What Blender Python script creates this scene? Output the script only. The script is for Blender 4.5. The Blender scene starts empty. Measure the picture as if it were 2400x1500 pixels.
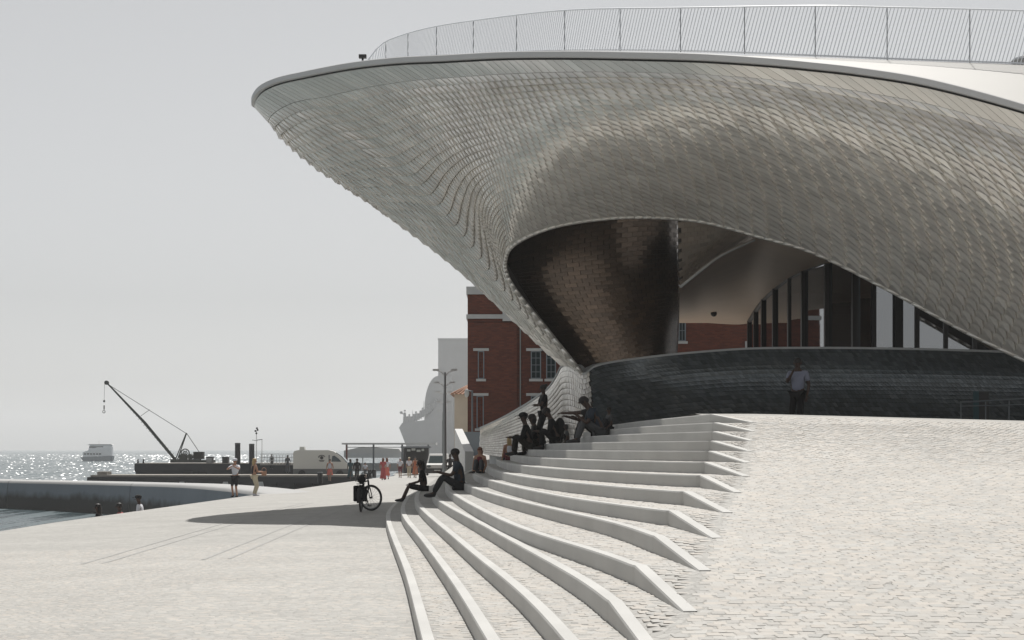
import bpy, bmesh, math, random
import numpy as np
from mathutils import Vector, Matrix
random.seed(7); rng = np.random.default_rng(7)
R = math.radians
scene = bpy.context.scene
col = scene.collection

# ------------------------------------------------------------------ camera
F = 4400.0                      # focal length in pixels of a 2400 px wide frame
HY = 1050.0                     # row of the horizon; eye level is z = 0, the plaza lies 1.7 m lower
cd = bpy.data.cameras.new('camera'); cam = bpy.data.objects.new('camera', cd); col.objects.link(cam)
cam.location = (0, 0, 0); cam.rotation_euler = (R(90), 0, 0)
cd.sensor_width = 36; cd.lens = F/2400*36; cd.shift_y = (HY-750)/2400
cd.clip_start = .5; cd.clip_end = 30000
scene.camera = cam
# ------------------------------------------------------------------ sky and sun
SUN_EL, SUN_AZ = 60.0, 5.7      # azimuth to the right of straight ahead (+Y)
w = bpy.data.worlds.new('World'); scene.world = w; w.use_nodes = True
nt = w.node_tree; bg = nt.nodes['Background']
sky = nt.nodes.new('ShaderNodeTexSky'); sky.sky_type = 'NISHITA'; sky.sun_disc = False
sky.sun_elevation = R(SUN_EL); sky.sun_rotation = R(SUN_AZ)
sky.air_density = 1.0; sky.dust_density = 0.8; sky.ozone_density = 1.0
hs = nt.nodes.new('ShaderNodeHueSaturation'); hs.inputs['Saturation'].default_value = .09
nt.links.new(sky.outputs[0], hs.inputs['Color']); nt.links.new(hs.outputs[0], bg.inputs[0])
bg.inputs[1].default_value = .083
sl = bpy.data.lights.new('sun', 'SUN'); so = bpy.data.objects.new('sun', sl); col.objects.link(so)
sl.energy = 4.7; sl.angle = R(.5); sl.color = (1, .97, .925)
az, el = R(SUN_AZ), R(SUN_EL)
sdir = Vector((math.sin(az)*math.cos(el), math.cos(az)*math.cos(el), math.sin(el)))
so.rotation_euler = sdir.to_track_quat('Z', 'Y').to_euler()
vs = scene.view_settings; vs.view_transform = 'Standard'; vs.look = 'None'; vs.exposure = 0.0; vs.gamma = 1; vs.use_curve_mapping = False
scene.render.engine = 'CYCLES'
scene.cycles.max_bounces = 8; scene.cycles.diffuse_bounces = 5; scene.cycles.volume_bounces = 2

# ------------------------------------------------------------------ helpers
def P(px, py, D): return ((px-1200)/F*D, D, (HY-py)/F*D)
def tag(o, label=None, cat=None, group=None, kind=None):
    if label: o['label'] = label
    if cat: o['category'] = cat
    if group: o['group'] = group
    if kind: o['kind'] = kind
    return o
def link(name, data, parent=None):
    o = bpy.data.objects.new(name, data); col.objects.link(o)
    if parent: o.parent = parent; o.matrix_parent_inverse = Matrix.Translation(-Vector(parent.location)) if False else Matrix()
    return o
def empty(name, loc=(0,0,0), rz=0):
    o = bpy.data.objects.new(name, None); col.objects.link(o); o.location = loc; o.rotation_euler = (0,0,rz); o.empty_display_size = .2
    return o
def mesh(name, verts, faces, mats, parent=None, smooth=False, loc=None, mi=None):
    me = bpy.data.meshes.new(name); me.from_pydata([tuple(map(float, v)) for v in verts], [], [tuple(map(int, f)) for f in faces])
    for m in (mats if isinstance(mats, (list, tuple)) else [mats]): me.materials.append(m)
    if mi is not None: me.polygons.foreach_set('material_index', mi)
    if smooth: me.polygons.foreach_set('use_smooth', [True]*len(me.polygons))
    me.update(); o = link(name, me, parent)
    if loc is not None: o.location = loc
    return o
class MB:
    def __init__(s): s.v = []; s.f = []; s.m = []
    def add(s, v, f, m=0):
        n = len(s.v); s.v += [tuple(x) for x in v]; s.f += [tuple(i+n for i in q) for q in f]; s.m += [m]*len(f); return s
    def box(s, x0, x1, y0, y1, z0, z1, m=0, M=None):
        v = [Vector(p) for p in ((x0,y0,z0),(x1,y0,z0),(x1,y1,z0),(x0,y1,z0),(x0,y0,z1),(x1,y0,z1),(x1,y1,z1),(x0,y1,z1))]
        if M is not None: v = [M @ p for p in v]
        return s.add(v, [(0,3,2,1),(4,5,6,7),(0,1,5,4),(1,2,6,5),(2,3,7,6),(3,0,4,7)], m)
    def tube(s, a, b, r0, r1=None, n=8, m=0, caps=True):
        a = Vector(a); b = Vector(b); r1 = r0 if r1 is None else r1
        d = (b-a).normalized(); u = d.orthogonal().normalized(); w_ = d.cross(u)
        v = []
        for c, r in ((a, r0), (b, r1)):
            for i in range(n):
                t = 2*math.pi*i/n; v.append(c+(u*math.cos(t)+w_*math.sin(t))*r)
        f = [(i, (i+1) % n, n+(i+1) % n, n+i) for i in range(n)]
        if caps: f += [tuple(range(n))[::-1], tuple(range(n, 2*n))]
        return s.add(v, f, m)
    def path(s, pts, r, n=6, m=0):
        for a, b in zip(pts[:-1], pts[1:]): s.tube(a, b, r, r, n, m)
        return s
    def torus(s, c, ax, R0, r, N=28, n=6, m=0):
        c = Vector(c); ax = Vector(ax).normalized(); u = ax.orthogonal().normalized(); w_ = ax.cross(u)
        v = []; f = []
        for i in range(N):
            t = 2*math.pi*i/N; e = u*math.cos(t)+w_*math.sin(t)
            for j in range(n):
                p = 2*math.pi*j/n; v.append(c+e*(R0+r*math.cos(p))+ax*(r*math.sin(p)))
        for i in range(N):
            for j in range(n): f.append((i*n+j, i*n+(j+1) % n, ((i+1) % N)*n+(j+1) % n, ((i+1) % N)*n+j))
        return s.add(v, f, m)
    def ball(s, c, r, n=10, m=0, M=None):
        c = Vector(c); r = Vector(r) if hasattr(r, '__len__') else Vector((r,r,r)); v = []; f = []
        k = n//2+1
        for i in range(k+1):
            t = math.pi*i/k
            for j in range(n):
                p = 2*math.pi*j/n; q = Vector((r.x*math.sin(t)*math.cos(p), r.y*math.sin(t)*math.sin(p), r.z*math.cos(t)))
                if M is not None: q = M @ q
                v.append(c+q)
        for i in range(k):
            for j in range(n): f.append((i*n+j, (i+1)*n+j, (i+1)*n+(j+1) % n, i*n+(j+1) % n))
        return s.add(v, f, m)
    def prism(s, pts, y0, y1, m=0):         # outline in x,z extruded along y
        n = len(pts)
        v = [(x, y0, z) for x, z in pts]+[(x, y1, z) for x, z in pts]
        f = [tuple(range(n)), tuple(range(n, 2*n))[::-1]]+[(i, n+i, n+(i+1) % n, (i+1) % n) for i in range(n)]
        return s.add(v, f, m)
    def build(s, name, mats, parent=None, smooth=False, loc=None):
        return mesh(name, s.v, s.f, mats, parent, smooth, loc, s.m)
def catmull(pts, t):                        # pts (n,...) sampled at t in 0..1
    pts = np.asarray(pts, float); n = len(pts); x = np.clip(np.asarray(t, float), 0, 1)*(n-1)
    i = np.minimum(x.astype(int), n-2); f = x-i; f = f.reshape(f.shape+(1,)*(pts.ndim-1))
    p1 = pts[i]; p2 = pts[i+1]
    p0 = np.where((i == 0).reshape(f.shape), 2*p1-p2, pts[np.maximum(i-1, 0)])
    p3 = np.where((i == n-2).reshape(f.shape), 2*p2-p1, pts[np.minimum(i+2, n-1)])
    return .5*((2*p1)+(-p0+p2)*f+(2*p0-5*p1+4*p2-p3)*f**2+(-p0+3*p1-3*p2+p3)*f**3)
def grid_faces(nu, nv):
    i, j = np.meshgrid(np.arange(nu-1), np.arange(nv-1), indexing='ij'); a = (i*nv+j).ravel()
    return np.stack([a, a+nv, a+nv+1, a+1], 1)
def fastmesh(name, V, Fq, mats, parent=None, smooth=False):
    me = bpy.data.meshes.new(name); V = np.asarray(V, np.float32); Fq = np.asarray(Fq, np.int32)
    me.vertices.add(len(V)); me.vertices.foreach_set('co', V.ravel())
    me.loops.add(Fq.size); me.loops.foreach_set('vertex_index', Fq.ravel())
    me.polygons.add(len(Fq)); k = Fq.shape[1]
    me.polygons.foreach_set('loop_start', np.arange(0, Fq.size, k, dtype=np.int32)); me.polygons.foreach_set('loop_total', np.full(len(Fq), k, np.int32))
    for m in (mats if isinstance(mats, (list, tuple)) else [mats]): me.materials.append(m)
    me.update(calc_edges=True); me.validate()
    me.polygons.foreach_set('use_smooth', [bool(smooth)]*len(me.polygons)); me.update()
    return link(name, me, parent)

# ------------------------------------------------------------------ materials
def mat(name, c, rough=.7, var=.0, scale=3., bump=0., bscale=20., spec=.5, metal=0., island=0., tint=None, coat=0., detail=4., world=False):
    m = bpy.data.materials.new(name); m.use_nodes = True; n = m.node_tree; b = n.nodes['Principled BSDF']
    b.inputs['Base Color'].default_value = (*c, 1); b.inputs['Roughness'].default_value = rough
    b.inputs['Metallic'].default_value = metal; b.inputs['Specular IOR Level'].default_value = spec; b.inputs['Coat Weight'].default_value = coat
    tc = n.nodes.new('ShaderNodeTexCoord'); src = n.nodes.new('ShaderNodeNewGeometry').outputs['Position'] if world else tc.outputs['Object']
    last = None
    if var > 0 or island > 0:
        fac = None
        if var > 0:
            nz = n.nodes.new('ShaderNodeTexNoise'); nz.inputs['Scale'].default_value = scale; nz.inputs['Detail'].default_value = detail
            n.links.new(src, nz.inputs['Vector'])
            mr = n.nodes.new('ShaderNodeMapRange'); mr.inputs['From Min'].default_value = .25; mr.inputs['From Max'].default_value = .75
            mr.inputs['To Min'].default_value = 1-var; mr.inputs['To Max'].default_value = 1+var*.6; n.links.new(nz.outputs[0], mr.inputs[0]); fac = mr.outputs[0]
        if island > 0:
            g = n.nodes.new('ShaderNodeNewGeometry'); oi = n.nodes.new('ShaderNodeObjectInfo'); sm = n.nodes.new('ShaderNodeMath'); sm.operation = 'ADD'; n.links.new(g.outputs['Random Per Island'], sm.inputs[0]); n.links.new(oi.outputs['Random'], sm.inputs[1]); frc = n.nodes.new('ShaderNodeMath'); frc.operation = 'FRACT'; n.links.new(sm.outputs[0], frc.inputs[0]); m2 = n.nodes.new('ShaderNodeMapRange')
            m2.inputs['To Min'].default_value = 1-island; m2.inputs['To Max'].default_value = 1+island*.5; n.links.new(frc.outputs[0], m2.inputs[0])
            if fac is None: fac = m2.outputs[0]
            else:
                mu = n.nodes.new('ShaderNodeMath'); mu.operation = 'MULTIPLY'; n.links.new(fac, mu.inputs[0]); n.links.new(m2.outputs[0], mu.inputs[1]); fac = mu.outputs[0]
        base = None
        if tint is not None and island > 0:
            fr = n.nodes.new('ShaderNodeMath'); fr.operation = 'MULTIPLY'; fr.inputs[1].default_value = 7.31
            n.links.new(frc.outputs[0], fr.inputs[0]); f2 = n.nodes.new('ShaderNodeMath'); f2.operation = 'FRACT'; n.links.new(fr.outputs[0], f2.inputs[0])
            mx = n.nodes.new('ShaderNodeMix'); mx.data_type = 'RGBA'; mx.inputs[6].default_value = (*c, 1); mx.inputs[7].default_value = (*tint, 1); n.links.new(f2.outputs[0], mx.inputs[0]); base = mx.outputs[2]
        vm = n.nodes.new('ShaderNodeVectorMath'); vm.operation = 'SCALE'; vm.inputs[0].default_value = c
        if base: n.links.new(base, vm.inputs[0])
        n.links.new(fac, vm.inputs['Scale']); n.links.new(vm.outputs[0], b.inputs['Base Color'])
    if bump > 0:
        nz = n.nodes.new('ShaderNodeTexNoise'); nz.inputs['Scale'].default_value = bscale; nz.inputs['Detail'].default_value = 3
        n.links.new(src, nz.inputs['Vector'])
        bp = n.nodes.new('ShaderNodeBump'); bp.inputs['Strength'].default_value = .6; bp.inputs['Distance'].default_value = bump
        n.links.new(nz.outputs[0], bp.inputs['Height']); n.links.new(bp.outputs[0], b.inputs['Normal'])
    return m
def cobble_mat(name, c, joint, sc):         # far paving: small set stones by voronoi, with wear patches
    m = bpy.data.materials.new(name); m.use_nodes = True; n = m.node_tree; b = n.nodes['Principled BSDF']; b.inputs['Roughness'].default_value = .75
    tc = n.nodes.new('ShaderNodeTexCoord')
    vo = n.nodes.new('ShaderNodeTexVoronoi'); vo.feature = 'DISTANCE_TO_EDGE'; vo.inputs['Scale'].default_value = sc; vo.inputs['Randomness'].default_value = .75; n.links.new(tc.outputs['Object'], vo.inputs['Vector'])
    v2 = n.nodes.new('ShaderNodeTexVoronoi'); v2.inputs['Scale'].default_value = sc; v2.inputs['Randomness'].default_value = .75; n.links.new(tc.outputs['Object'], v2.inputs['Vector'])
    nz = n.nodes.new('ShaderNodeTexNoise'); nz.inputs['Scale'].default_value = .55; nz.inputs['Detail'].default_value = 7; n.links.new(tc.outputs['Object'], nz.inputs['Vector'])
    cr = n.nodes.new('ShaderNodeMapRange'); cr.inputs['From Max'].default_value = .09; n.links.new(vo.outputs['Distance'], cr.inputs[0])
    mx = n.nodes.new('ShaderNodeMix'); mx.data_type = 'RGBA'; mx.inputs[6].default_value = (*joint, 1); mx.inputs[7].default_value = (*c, 1); n.links.new(cr.outputs[0], mx.inputs[0])
    sx = n.nodes.new('ShaderNodeSeparateColor'); n.links.new(v2.outputs['Color'], sx.inputs[0])
    m1 = n.nodes.new('ShaderNodeMapRange'); m1.inputs['To Min'].default_value = .86; m1.inputs['To Max'].default_value = 1.06; n.links.new(sx.outputs[0], m1.inputs[0])
    m2 = n.nodes.new('ShaderNodeMapRange'); m2.inputs['From Min'].default_value = .3; m2.inputs['From Max'].default_value = .7; m2.inputs['To Min'].default_value = .89; m2.inputs['To Max'].default_value = 1.066; n.links.new(nz.outputs[0], m2.inputs[0])
    mu = n.nodes.new('ShaderNodeMath'); mu.operation = 'MULTIPLY'; n.links.new(m1.outputs[0], mu.inputs[0]); n.links.new(m2.outputs[0], mu.inputs[1])
    vm = n.nodes.new('ShaderNodeVectorMath'); vm.operation = 'SCALE'; n.links.new(mx.outputs[2], vm.inputs[0]); n.links.new(mu.outputs[0], vm.inputs['Scale']); n.links.new(vm.outputs[0], b.inputs['Base Color'])
    bp = n.nodes.new('ShaderNodeBump'); bp.inputs['Strength'].default_value = .7; bp.inputs['Distance'].default_value = .008; n.links.new(cr.outputs[0], bp.inputs['Height']); n.links.new(bp.outputs[0], b.inputs['Normal'])
    return m
LIME = (.375, .366, .343)
M = {}
M['paving'] = cobble_mat('limestone setts', LIME, (.35,.34,.318), 9)
M['cobble'] = mat('limestone cobble', LIME, .6, var=.11, scale=.55, world=True, detail=7., bump=.002, bscale=60, island=.13, tint=(.42,.385,.34))
M['joint'] = mat('sand joint', (.42,.40,.35), .9, var=.15, scale=6)
M['kerb'] = mat('cast white concrete kerb', (.485,.48,.46), .65, var=.13, scale=.9, detail=8., bump=.002, bscale=40)
M['groove'] = mat('drain slot', (.33,.325,.31), .7, var=.1)
def tile_mat(name, c, tint, rough, isl, coat=.0):
    m = mat(name, c, rough, var=.05, scale=.8, island=isl, tint=tint, coat=coat, bump=.004, bscale=9); return m
M['tile'] = tile_mat('cream glazed tile', (.94,.915,.86), (.92,.875,.82), .27, .13)
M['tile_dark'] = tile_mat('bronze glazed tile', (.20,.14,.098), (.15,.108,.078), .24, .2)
M['tile_vault'] = tile_mat('sunlit bronze tile', (.85,.72,.6), (.78,.66,.55), .22, .15)  # bronze tile brightened: the vault's sunlit look is put into the colour
M['tile_grey'] = tile_mat('grey glazed tile', (.14,.162,.172), (.09,.108,.118), .2, .3)
for k_, me_ in (('tile', .5), ('tile_dark', .7), ('tile_vault', .7), ('tile_grey', .3)):
    bb_ = M[k_].node_tree.nodes['Principled BSDF'] if k_ in M else None
    if bb_: bb_.inputs['Metallic'].default_value = me_; bb_.inputs['Specular IOR Level'].default_value = .9
M['backing'] = mat('dark backing', (.05,.047,.043), .8)
M['fascia'] = mat('white fascia panel', (.62,.62,.62), .5, var=.04, scale=.6)
M['roof'] = mat('white roof tile', (.46,.45,.425), .55, var=.04, scale=.5)
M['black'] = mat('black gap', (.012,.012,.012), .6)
M['soffit'] = mat('smooth plaster soffit', (.48,.35,.25), .5, var=.06, scale=1.)
M['bar'] = mat('white painted steel', (.80,.83,.88), .4)
M['post'] = mat('grey painted steel', (.13,.145,.16), .5)
M['frame'] = mat('dark window frame', (.008,.008,.009), .4)
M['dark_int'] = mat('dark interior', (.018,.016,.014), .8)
M['white'] = mat('white paint', (.55,.55,.54), .45, var=.03)
M['trim'] = mat('pale stone trim', (.55,.56,.56), .7, var=.08, scale=2)
M['cream'] = mat('cream render', (.55,.48,.38), .85, var=.1, scale=1)
M['terra'] = mat('terracotta roof tile', (.38,.20,.12), .8, island=.3)
M['greywall'] = mat('grey render', (.22,.25,.28), .8, var=.1, scale=.8)
M['steel'] = mat('galvanised steel', (.22,.23,.23), .5, metal=.3)
M['crane'] = mat('weathered crane paint', (.055,.062,.055), .75, var=.3, scale=2)
M['hull'] = mat('tarred steel hull', (.022,.022,.024), .7, var=.5, scale=.5)
M['deck'] = mat('bleached deck', (.27,.25,.22), .85, var=.2, scale=.5)
M['monument'] = mat('monument stone', (.42,.42,.42), .9, var=.1, scale=.15)
M['carblack'] = mat('black rubber and trim', (.015,.015,.016), .55)
M['carglass'] = mat('car glass', (.03,.05,.055), .06, spec=.8)
M['van'] = mat('light grey van paint', (.58,.58,.54), .35, coat=.3)
M['vandark'] = mat('grey plastic cladding', (.12,.13,.13), .6)
M['blue'] = mat('blue grey shirt', (.022,.032,.046), .85)
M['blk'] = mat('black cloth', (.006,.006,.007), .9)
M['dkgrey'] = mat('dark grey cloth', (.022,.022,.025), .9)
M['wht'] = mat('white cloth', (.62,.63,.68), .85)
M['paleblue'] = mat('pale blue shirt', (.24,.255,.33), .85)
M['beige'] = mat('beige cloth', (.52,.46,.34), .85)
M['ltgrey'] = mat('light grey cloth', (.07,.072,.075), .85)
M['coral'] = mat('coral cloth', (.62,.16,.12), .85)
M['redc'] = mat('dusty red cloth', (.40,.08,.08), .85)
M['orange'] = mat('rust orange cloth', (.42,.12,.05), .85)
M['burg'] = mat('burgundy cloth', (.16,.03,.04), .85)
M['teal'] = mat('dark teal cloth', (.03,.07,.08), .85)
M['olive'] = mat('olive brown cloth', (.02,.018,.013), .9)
M['skin'] = mat('skin', (.38,.21,.14), .6)
M['skin_dark'] = mat('tanned skin', (.055,.029,.02), .6)
M['hair'] = mat('dark hair', (.012,.009,.008), .6)
M['blond'] = mat('fair hair', (.42,.30,.15), .6)
M['auburn'] = mat('auburn hair', (.14,.05,.025), .6)
M['ferry'] = mat('ferry white paint', (.85,.86,.88), .5)
M['sign'] = mat('pale board', (.5,.52,.5), .6)
M['dkred'] = mat('dark red paint', (.16,.04,.03), .6)
# brick
mb = bpy.data.materials.new('red brick'); mb.use_nodes = True; n = mb.node_tree; b = n.nodes['Principled BSDF']; b.inputs['Roughness'].default_value = .85
tc = n.nodes.new('ShaderNodeTexCoord'); sep = n.nodes.new('ShaderNodeSeparateXYZ'); cmb = n.nodes.new('ShaderNodeCombineXYZ'); n.links.new(tc.outputs['Object'], sep.inputs[0])
ad = n.nodes.new('ShaderNodeMath'); n.links.new(sep.outputs[0], ad.inputs[0]); n.links.new(sep.outputs[1], ad.inputs[1]); n.links.new(ad.outputs[0], cmb.inputs[0]); n.links.new(sep.outputs[2], cmb.inputs[1])
bk = n.nodes.new('ShaderNodeTexBrick'); bk.inputs['Scale'].default_value = 1; bk.inputs['Brick Width'].default_value = .24; bk.inputs['Row Height'].default_value = .075; bk.inputs['Mortar Size'].default_value = .006
bk.inputs['Color1'].default_value = (.19,.052,.028,1); bk.inputs['Color2'].default_value = (.12,.034,.02,1); bk.inputs['Mortar'].default_value = (.10,.05,.04,1)
n.links.new(cmb.outputs[0], bk.inputs['Vector']); n.links.new(bk.outputs[0], b.inputs['Base Color'])
bp = n.nodes.new('ShaderNodeBump'); bp.inputs['Distance'].default_value = .01; bp.invert = True; n.links.new(bk.outputs['Fac'], bp.inputs['Height']); n.links.new(bp.outputs[0], b.inputs['Normal'])
M['brick'] = mb
# thin reflective glass
mg = bpy.data.materials.new('window glass'); mg.use_nodes = True; n = mg.node_tree; n.nodes.remove(n.nodes['Principled BSDF'])
gl = n.nodes.new('ShaderNodeBsdfGlossy'); gl.inputs['Roughness'].default_value = .015; gl.inputs['Color'].default_value = (.9,.92,.95,1)
tr = n.nodes.new('ShaderNodeBsdfTransparent'); tr.inputs['Color'].default_value = (.25,.26,.27,1)
fr = n.nodes.new('ShaderNodeFresnel'); fr.inputs['IOR'].default_value = 4.2
mx = n.nodes.new('ShaderNodeMixShader'); n.links.new(fr.outputs[0], mx.inputs[0]); n.links.new(tr.outputs[0], mx.inputs[1]); n.links.new(gl.outputs[0], mx.inputs[2]); n.links.new(mx.outputs[0], n.nodes['Material Output'].inputs[0])
M['glass'] = mg
# breakwater: side has blue-grey shade painted in, dark wet weed below the tide line
M['coping'] = mat('pale coping concrete', (.36,.36,.355), .7, var=.08, scale=.5)
m = mat('shaded tidal concrete', (.17,.205,.24), .7, var=.12, scale=.4, bump=.02, bscale=2); n = m.node_tree; b = n.nodes['Principled BSDF']
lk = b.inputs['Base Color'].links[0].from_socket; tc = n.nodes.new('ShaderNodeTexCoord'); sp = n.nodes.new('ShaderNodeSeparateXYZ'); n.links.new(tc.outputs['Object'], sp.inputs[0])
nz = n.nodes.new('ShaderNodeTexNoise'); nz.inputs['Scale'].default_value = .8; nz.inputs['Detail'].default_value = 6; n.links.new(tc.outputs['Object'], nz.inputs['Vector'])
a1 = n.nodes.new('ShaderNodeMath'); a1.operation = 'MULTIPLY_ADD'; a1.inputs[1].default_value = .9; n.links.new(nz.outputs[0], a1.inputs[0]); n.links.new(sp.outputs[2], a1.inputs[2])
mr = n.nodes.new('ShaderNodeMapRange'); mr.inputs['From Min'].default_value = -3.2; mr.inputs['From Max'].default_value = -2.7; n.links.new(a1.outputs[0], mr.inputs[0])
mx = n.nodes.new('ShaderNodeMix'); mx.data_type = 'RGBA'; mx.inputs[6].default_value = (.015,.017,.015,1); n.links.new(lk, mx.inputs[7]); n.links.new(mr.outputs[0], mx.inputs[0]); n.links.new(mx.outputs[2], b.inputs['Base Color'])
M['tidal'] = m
# water
m = bpy.data.materials.new('river water'); m.use_nodes = True; n = m.node_tree; b = n.nodes['Principled BSDF']
b.inputs['Base Color'].default_value = (.07,.10,.11,1); b.inputs['Roughness'].default_value = .09; b.inputs['IOR'].default_value = 1.33
tc = n.nodes.new('ShaderNodeTexCoord'); mp = n.nodes.new('ShaderNodeMapping'); mp.inputs['Scale'].default_value = (.5,.10,1); n.links.new(tc.outputs['Object'], mp.inputs[0])
nz = n.nodes.new('ShaderNodeTexNoise'); nz.inputs['Scale'].default_value = 1.6; nz.inputs['Detail'].default_value = 5; nz.inputs['Roughness'].default_value = .65; n.links.new(mp.outputs[0], nz.inputs['Vector'])
bp = n.nodes.new('ShaderNodeBump'); bp.inputs['Strength'].default_value = 1; bp.inputs['Distance'].default_value = .7; n.links.new(nz.outputs[0], bp.inputs['Height']); n.links.new(bp.outputs[0], b.inputs['Normal'])
nw = n.nodes.new('ShaderNodeTexNoise'); nw.inputs['Scale'].default_value = 1; nw.inputs['Detail'].default_value = 2
mw = n.nodes.new('ShaderNodeMapping'); mw.inputs['Scale'].default_value = (1.1,.045,1); n.links.new(tc.outputs['Object'], mw.inputs[0]); n.links.new(mw.outputs[0], nw.inputs['Vector'])
rw_ = n.nodes.new('ShaderNodeMapRange'); rw_.inputs['From Min'].default_value = .42; rw_.inputs['From Max'].default_value = .62; rw_.inputs['To Min'].default_value = .1; rw_.inputs['To Max'].default_value = .55
n.links.new(nw.outputs[0], rw_.inputs[0]); n.links.new(rw_.outputs[0], b.inputs['Roughness'])
M['water'] = m

# ------------------------------------------------------------------ stairs curves (plan)
H = .1505
ZK = lambda k: -1.7+H*k
CV = {
 1: [(9.5,-.30),(16.6,-.83),(23.4,-1.33),(31.2,-1.98),(41.6,-2.80),(46,-3.08),(58,-3.4),(62,-3.4)],
 2: [(10.5,.05),(15.3,-.30),(18.9,-.57),(23,-.91),(29.6,-1.47),(39,-2.29),(46,-2.72),(58,-3.1),(62,-3.1)],
 3: [(11.9,.36),(14.8,.18),(18,-.08),(21.2,-.38),(26.6,-.85),(39.3,-1.94),(46,-2.4),(58,-2.8),(62,-2.8)],
 4: [(13.5,.69),(14.8,.65),(16.7,.49),(19.4,.24),(24.2,-.19),(30.4,-.76),(39.3,-1.57),(46,-2.0),(58,-2.3),(62,-2.3)],
 5: [(15.1,.985),(16.4,.9),(18,.68),(20.6,.26),(25.9,-.25),(37.2,-1.12),(46,-1.65),(58,-1.95),(62,-1.95)],
 6: [(17.0,1.28),(20.2,1.11),(23.2,.69),(28.1,.11),(36.9,-.74),(46,-1.28),(58,-1.55),(62,-1.55)],
 7: [(19.3,1.61),(20.9,1.33),(22.8,.95),(27.9,.35),(36.5,-.38),(46,-.92),(58,-1.2),(62,-1.2)],
 8: [(21.3,1.94),(24,1.35),(28.7,.62),(34.6,0),(46,-.56),(58,-.85),(62,-.85)],
 9: [(23.5,2.35),(26.5,1.5),(30.4,.85),(36,.25),(46,-.22),(58,-.5),(62,-.5)],
 10:[(25.3,2.59),(28.5,1.62),(33,.95),(39,.42),(47,.1),(58,-.12),(62,-.12)],
 11:[(26.8,2.80),(30,1.92),(35,1.2),(41,.78),(48,.5),(58,.25),(62,.25)],
 12:[(28.2,2.98),(31.5,2.2),(36.5,1.55),(42,1.2),(49,.95),(58,.7),(62,.7)],
 13:[(29.3,3.13),(32.5,2.5),(37.5,1.95),(43,1.65),(49,1.42),(58,1.2),(62,1.2)],
 14:[(30.2,3.24),(33.5,2.75),(38.5,2.3),(44,2.05),(50,1.85),(58,1.65),(62,1.65)],
 15:[(31.0,3.27),(34.5,3.0),(39.5,2.65),(45,2.45),(51,2.3),(58,2.2),(62,2.2)],
}
def pchip(xs, ys, x):
    xs = np.array(xs, float); ys = np.array(ys, float); h = np.diff(xs); d = np.diff(ys)/h
    m_ = np.zeros_like(ys); m_[1:-1] = np.where(d[1:]*d[:-1] > 0, 2*d[1:]*d[:-1]/(d[1:]+d[:-1]+1e-12), 0); m_[0] = d[0]; m_[-1] = d[-1]
    x = np.clip(x, xs[0], xs[-1]); i = np.clip(np.searchsorted(xs, x)-1, 0, len(h)-1); t = (x-xs[i])/h[i]
    return (1+2*t)*(1-t)**2*ys[i]+t*(1-t)**2*h[i]*m_[i]+t*t*(3-2*t)*ys[i+1]+t*t*(t-1)*h[i]*m_[i+1]
def CX(k, y): a = np.array(CV[k]); return pchip(a[:,0], a[:,1], np.asarray(y, float))
TAIL = {1:(-.1,7.0),2:(.25,8.5),3:(.55,10.0),4:(.825,11.0),5:(1.145,12.6),6:(1.44,14.5),7:(1.762,16.6),8:(2.11,18.8),9:(2.47,20.9),10:(2.82,23.0),11:(3.07,24.8),12:(3.29,26.3),13:(3.49,27.6),14:(3.67,28.8),15:(3.81,29.9)}
NC, NT = 90, 10
def step_line(k, off=0.):
    y0 = CV[k][0][0]; s = np.linspace(0, 1, NC)**1.6; y = y0+(62-y0)*(1-s)[...]; y = y0+(62-y0)*(np.linspace(1,0,NC)**1.5)
    x = CX(k, y); x0 = x.copy(); tt_ = np.arange(NC)
    for _ in range(60 if k > 3 else 25): x[1:-1] = (x[:-2]+2*x[1:-1]+x[2:])/4
    x = x+0; tx, ty = TAIL[k]; s = np.linspace(0, 1, NT+1)[1:]
    X = np.concatenate([x, x[-1]+(tx-x[-1])*s]); Y = np.concatenate([y, y0+(ty-y0)*s])
    if off:
        dx = np.gradient(X); dy = np.gradient(Y); L = np.hypot(dx, dy); nx = -dy/L; ny = dx/L     # walking towards the camera, the inner side is +X
        X = X+nx*off; Y = Y+ny*off
    return X, Y
def plaza_z(x, y): return -1.7-.006*max(0, y-50)-.0362*min(8.3, max(0, -4-x))
TY = np.array([TAIL[k][1] for k in range(1, 16)]+[31, 33, 36, 62.]); TZ = np.array([ZK(k-1) for k in range(1, 16)]+[.52, .605, .5575, .5])
def slope_z(x, y):
    z = np.interp(y, TY, TZ); return z-.026*np.maximum(0, x-4.3)*np.clip((y-18)/12, 0, 1)
def ground(x, y):
    if 9 < y < 62:
        k = 0
        for i in range(1, 16):
            if y >= CV[i][0][0] and x >= CX(i, y): k = i
        if k: return ZK(k) if k < 15 or x < 3 else float(slope_z(x, y))
    return plaza_z(x, y)

# ------------------------------------------------------------------ ground, river
ys = np.concatenate([np.arange(-402, 50, 4), np.arange(50, 200, 10), np.arange(200, 1000, 50), [1000.]]); xs = np.array([-12.3, -10, -8, -6, -4, 0, 10, 40, 400])
V = [(x, y, plaza_z(x, y) if y < 200 else max(-2.6, plaza_z(x, y))) for x in xs for y in ys]
tag(fastmesh('plaza', V, grid_faces(len(xs), len(ys)), M['paving']), kind='structure')
tag(MB().box(-75, 1500, 1000, 1500, -4.4, -2.61).build('riverbank', M['monument']), kind='structure')
q = MB()
for a, b_, t in ((-12.303, -13.5, -2.6), (-13.503, -14.6, -3.3), (-14.603, -15.5, -4.0)): q.box(b_, a, -30, 98, -6, t)
tag(q.build('quay_steps', M['kerb']), kind='structure')
tag(MB().box(-12.303, -12.0, -30, 500, -6, -2.75).build('quay_wall', M['tidal']), kind='structure')
n_ = 40; rad = 3500
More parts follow.
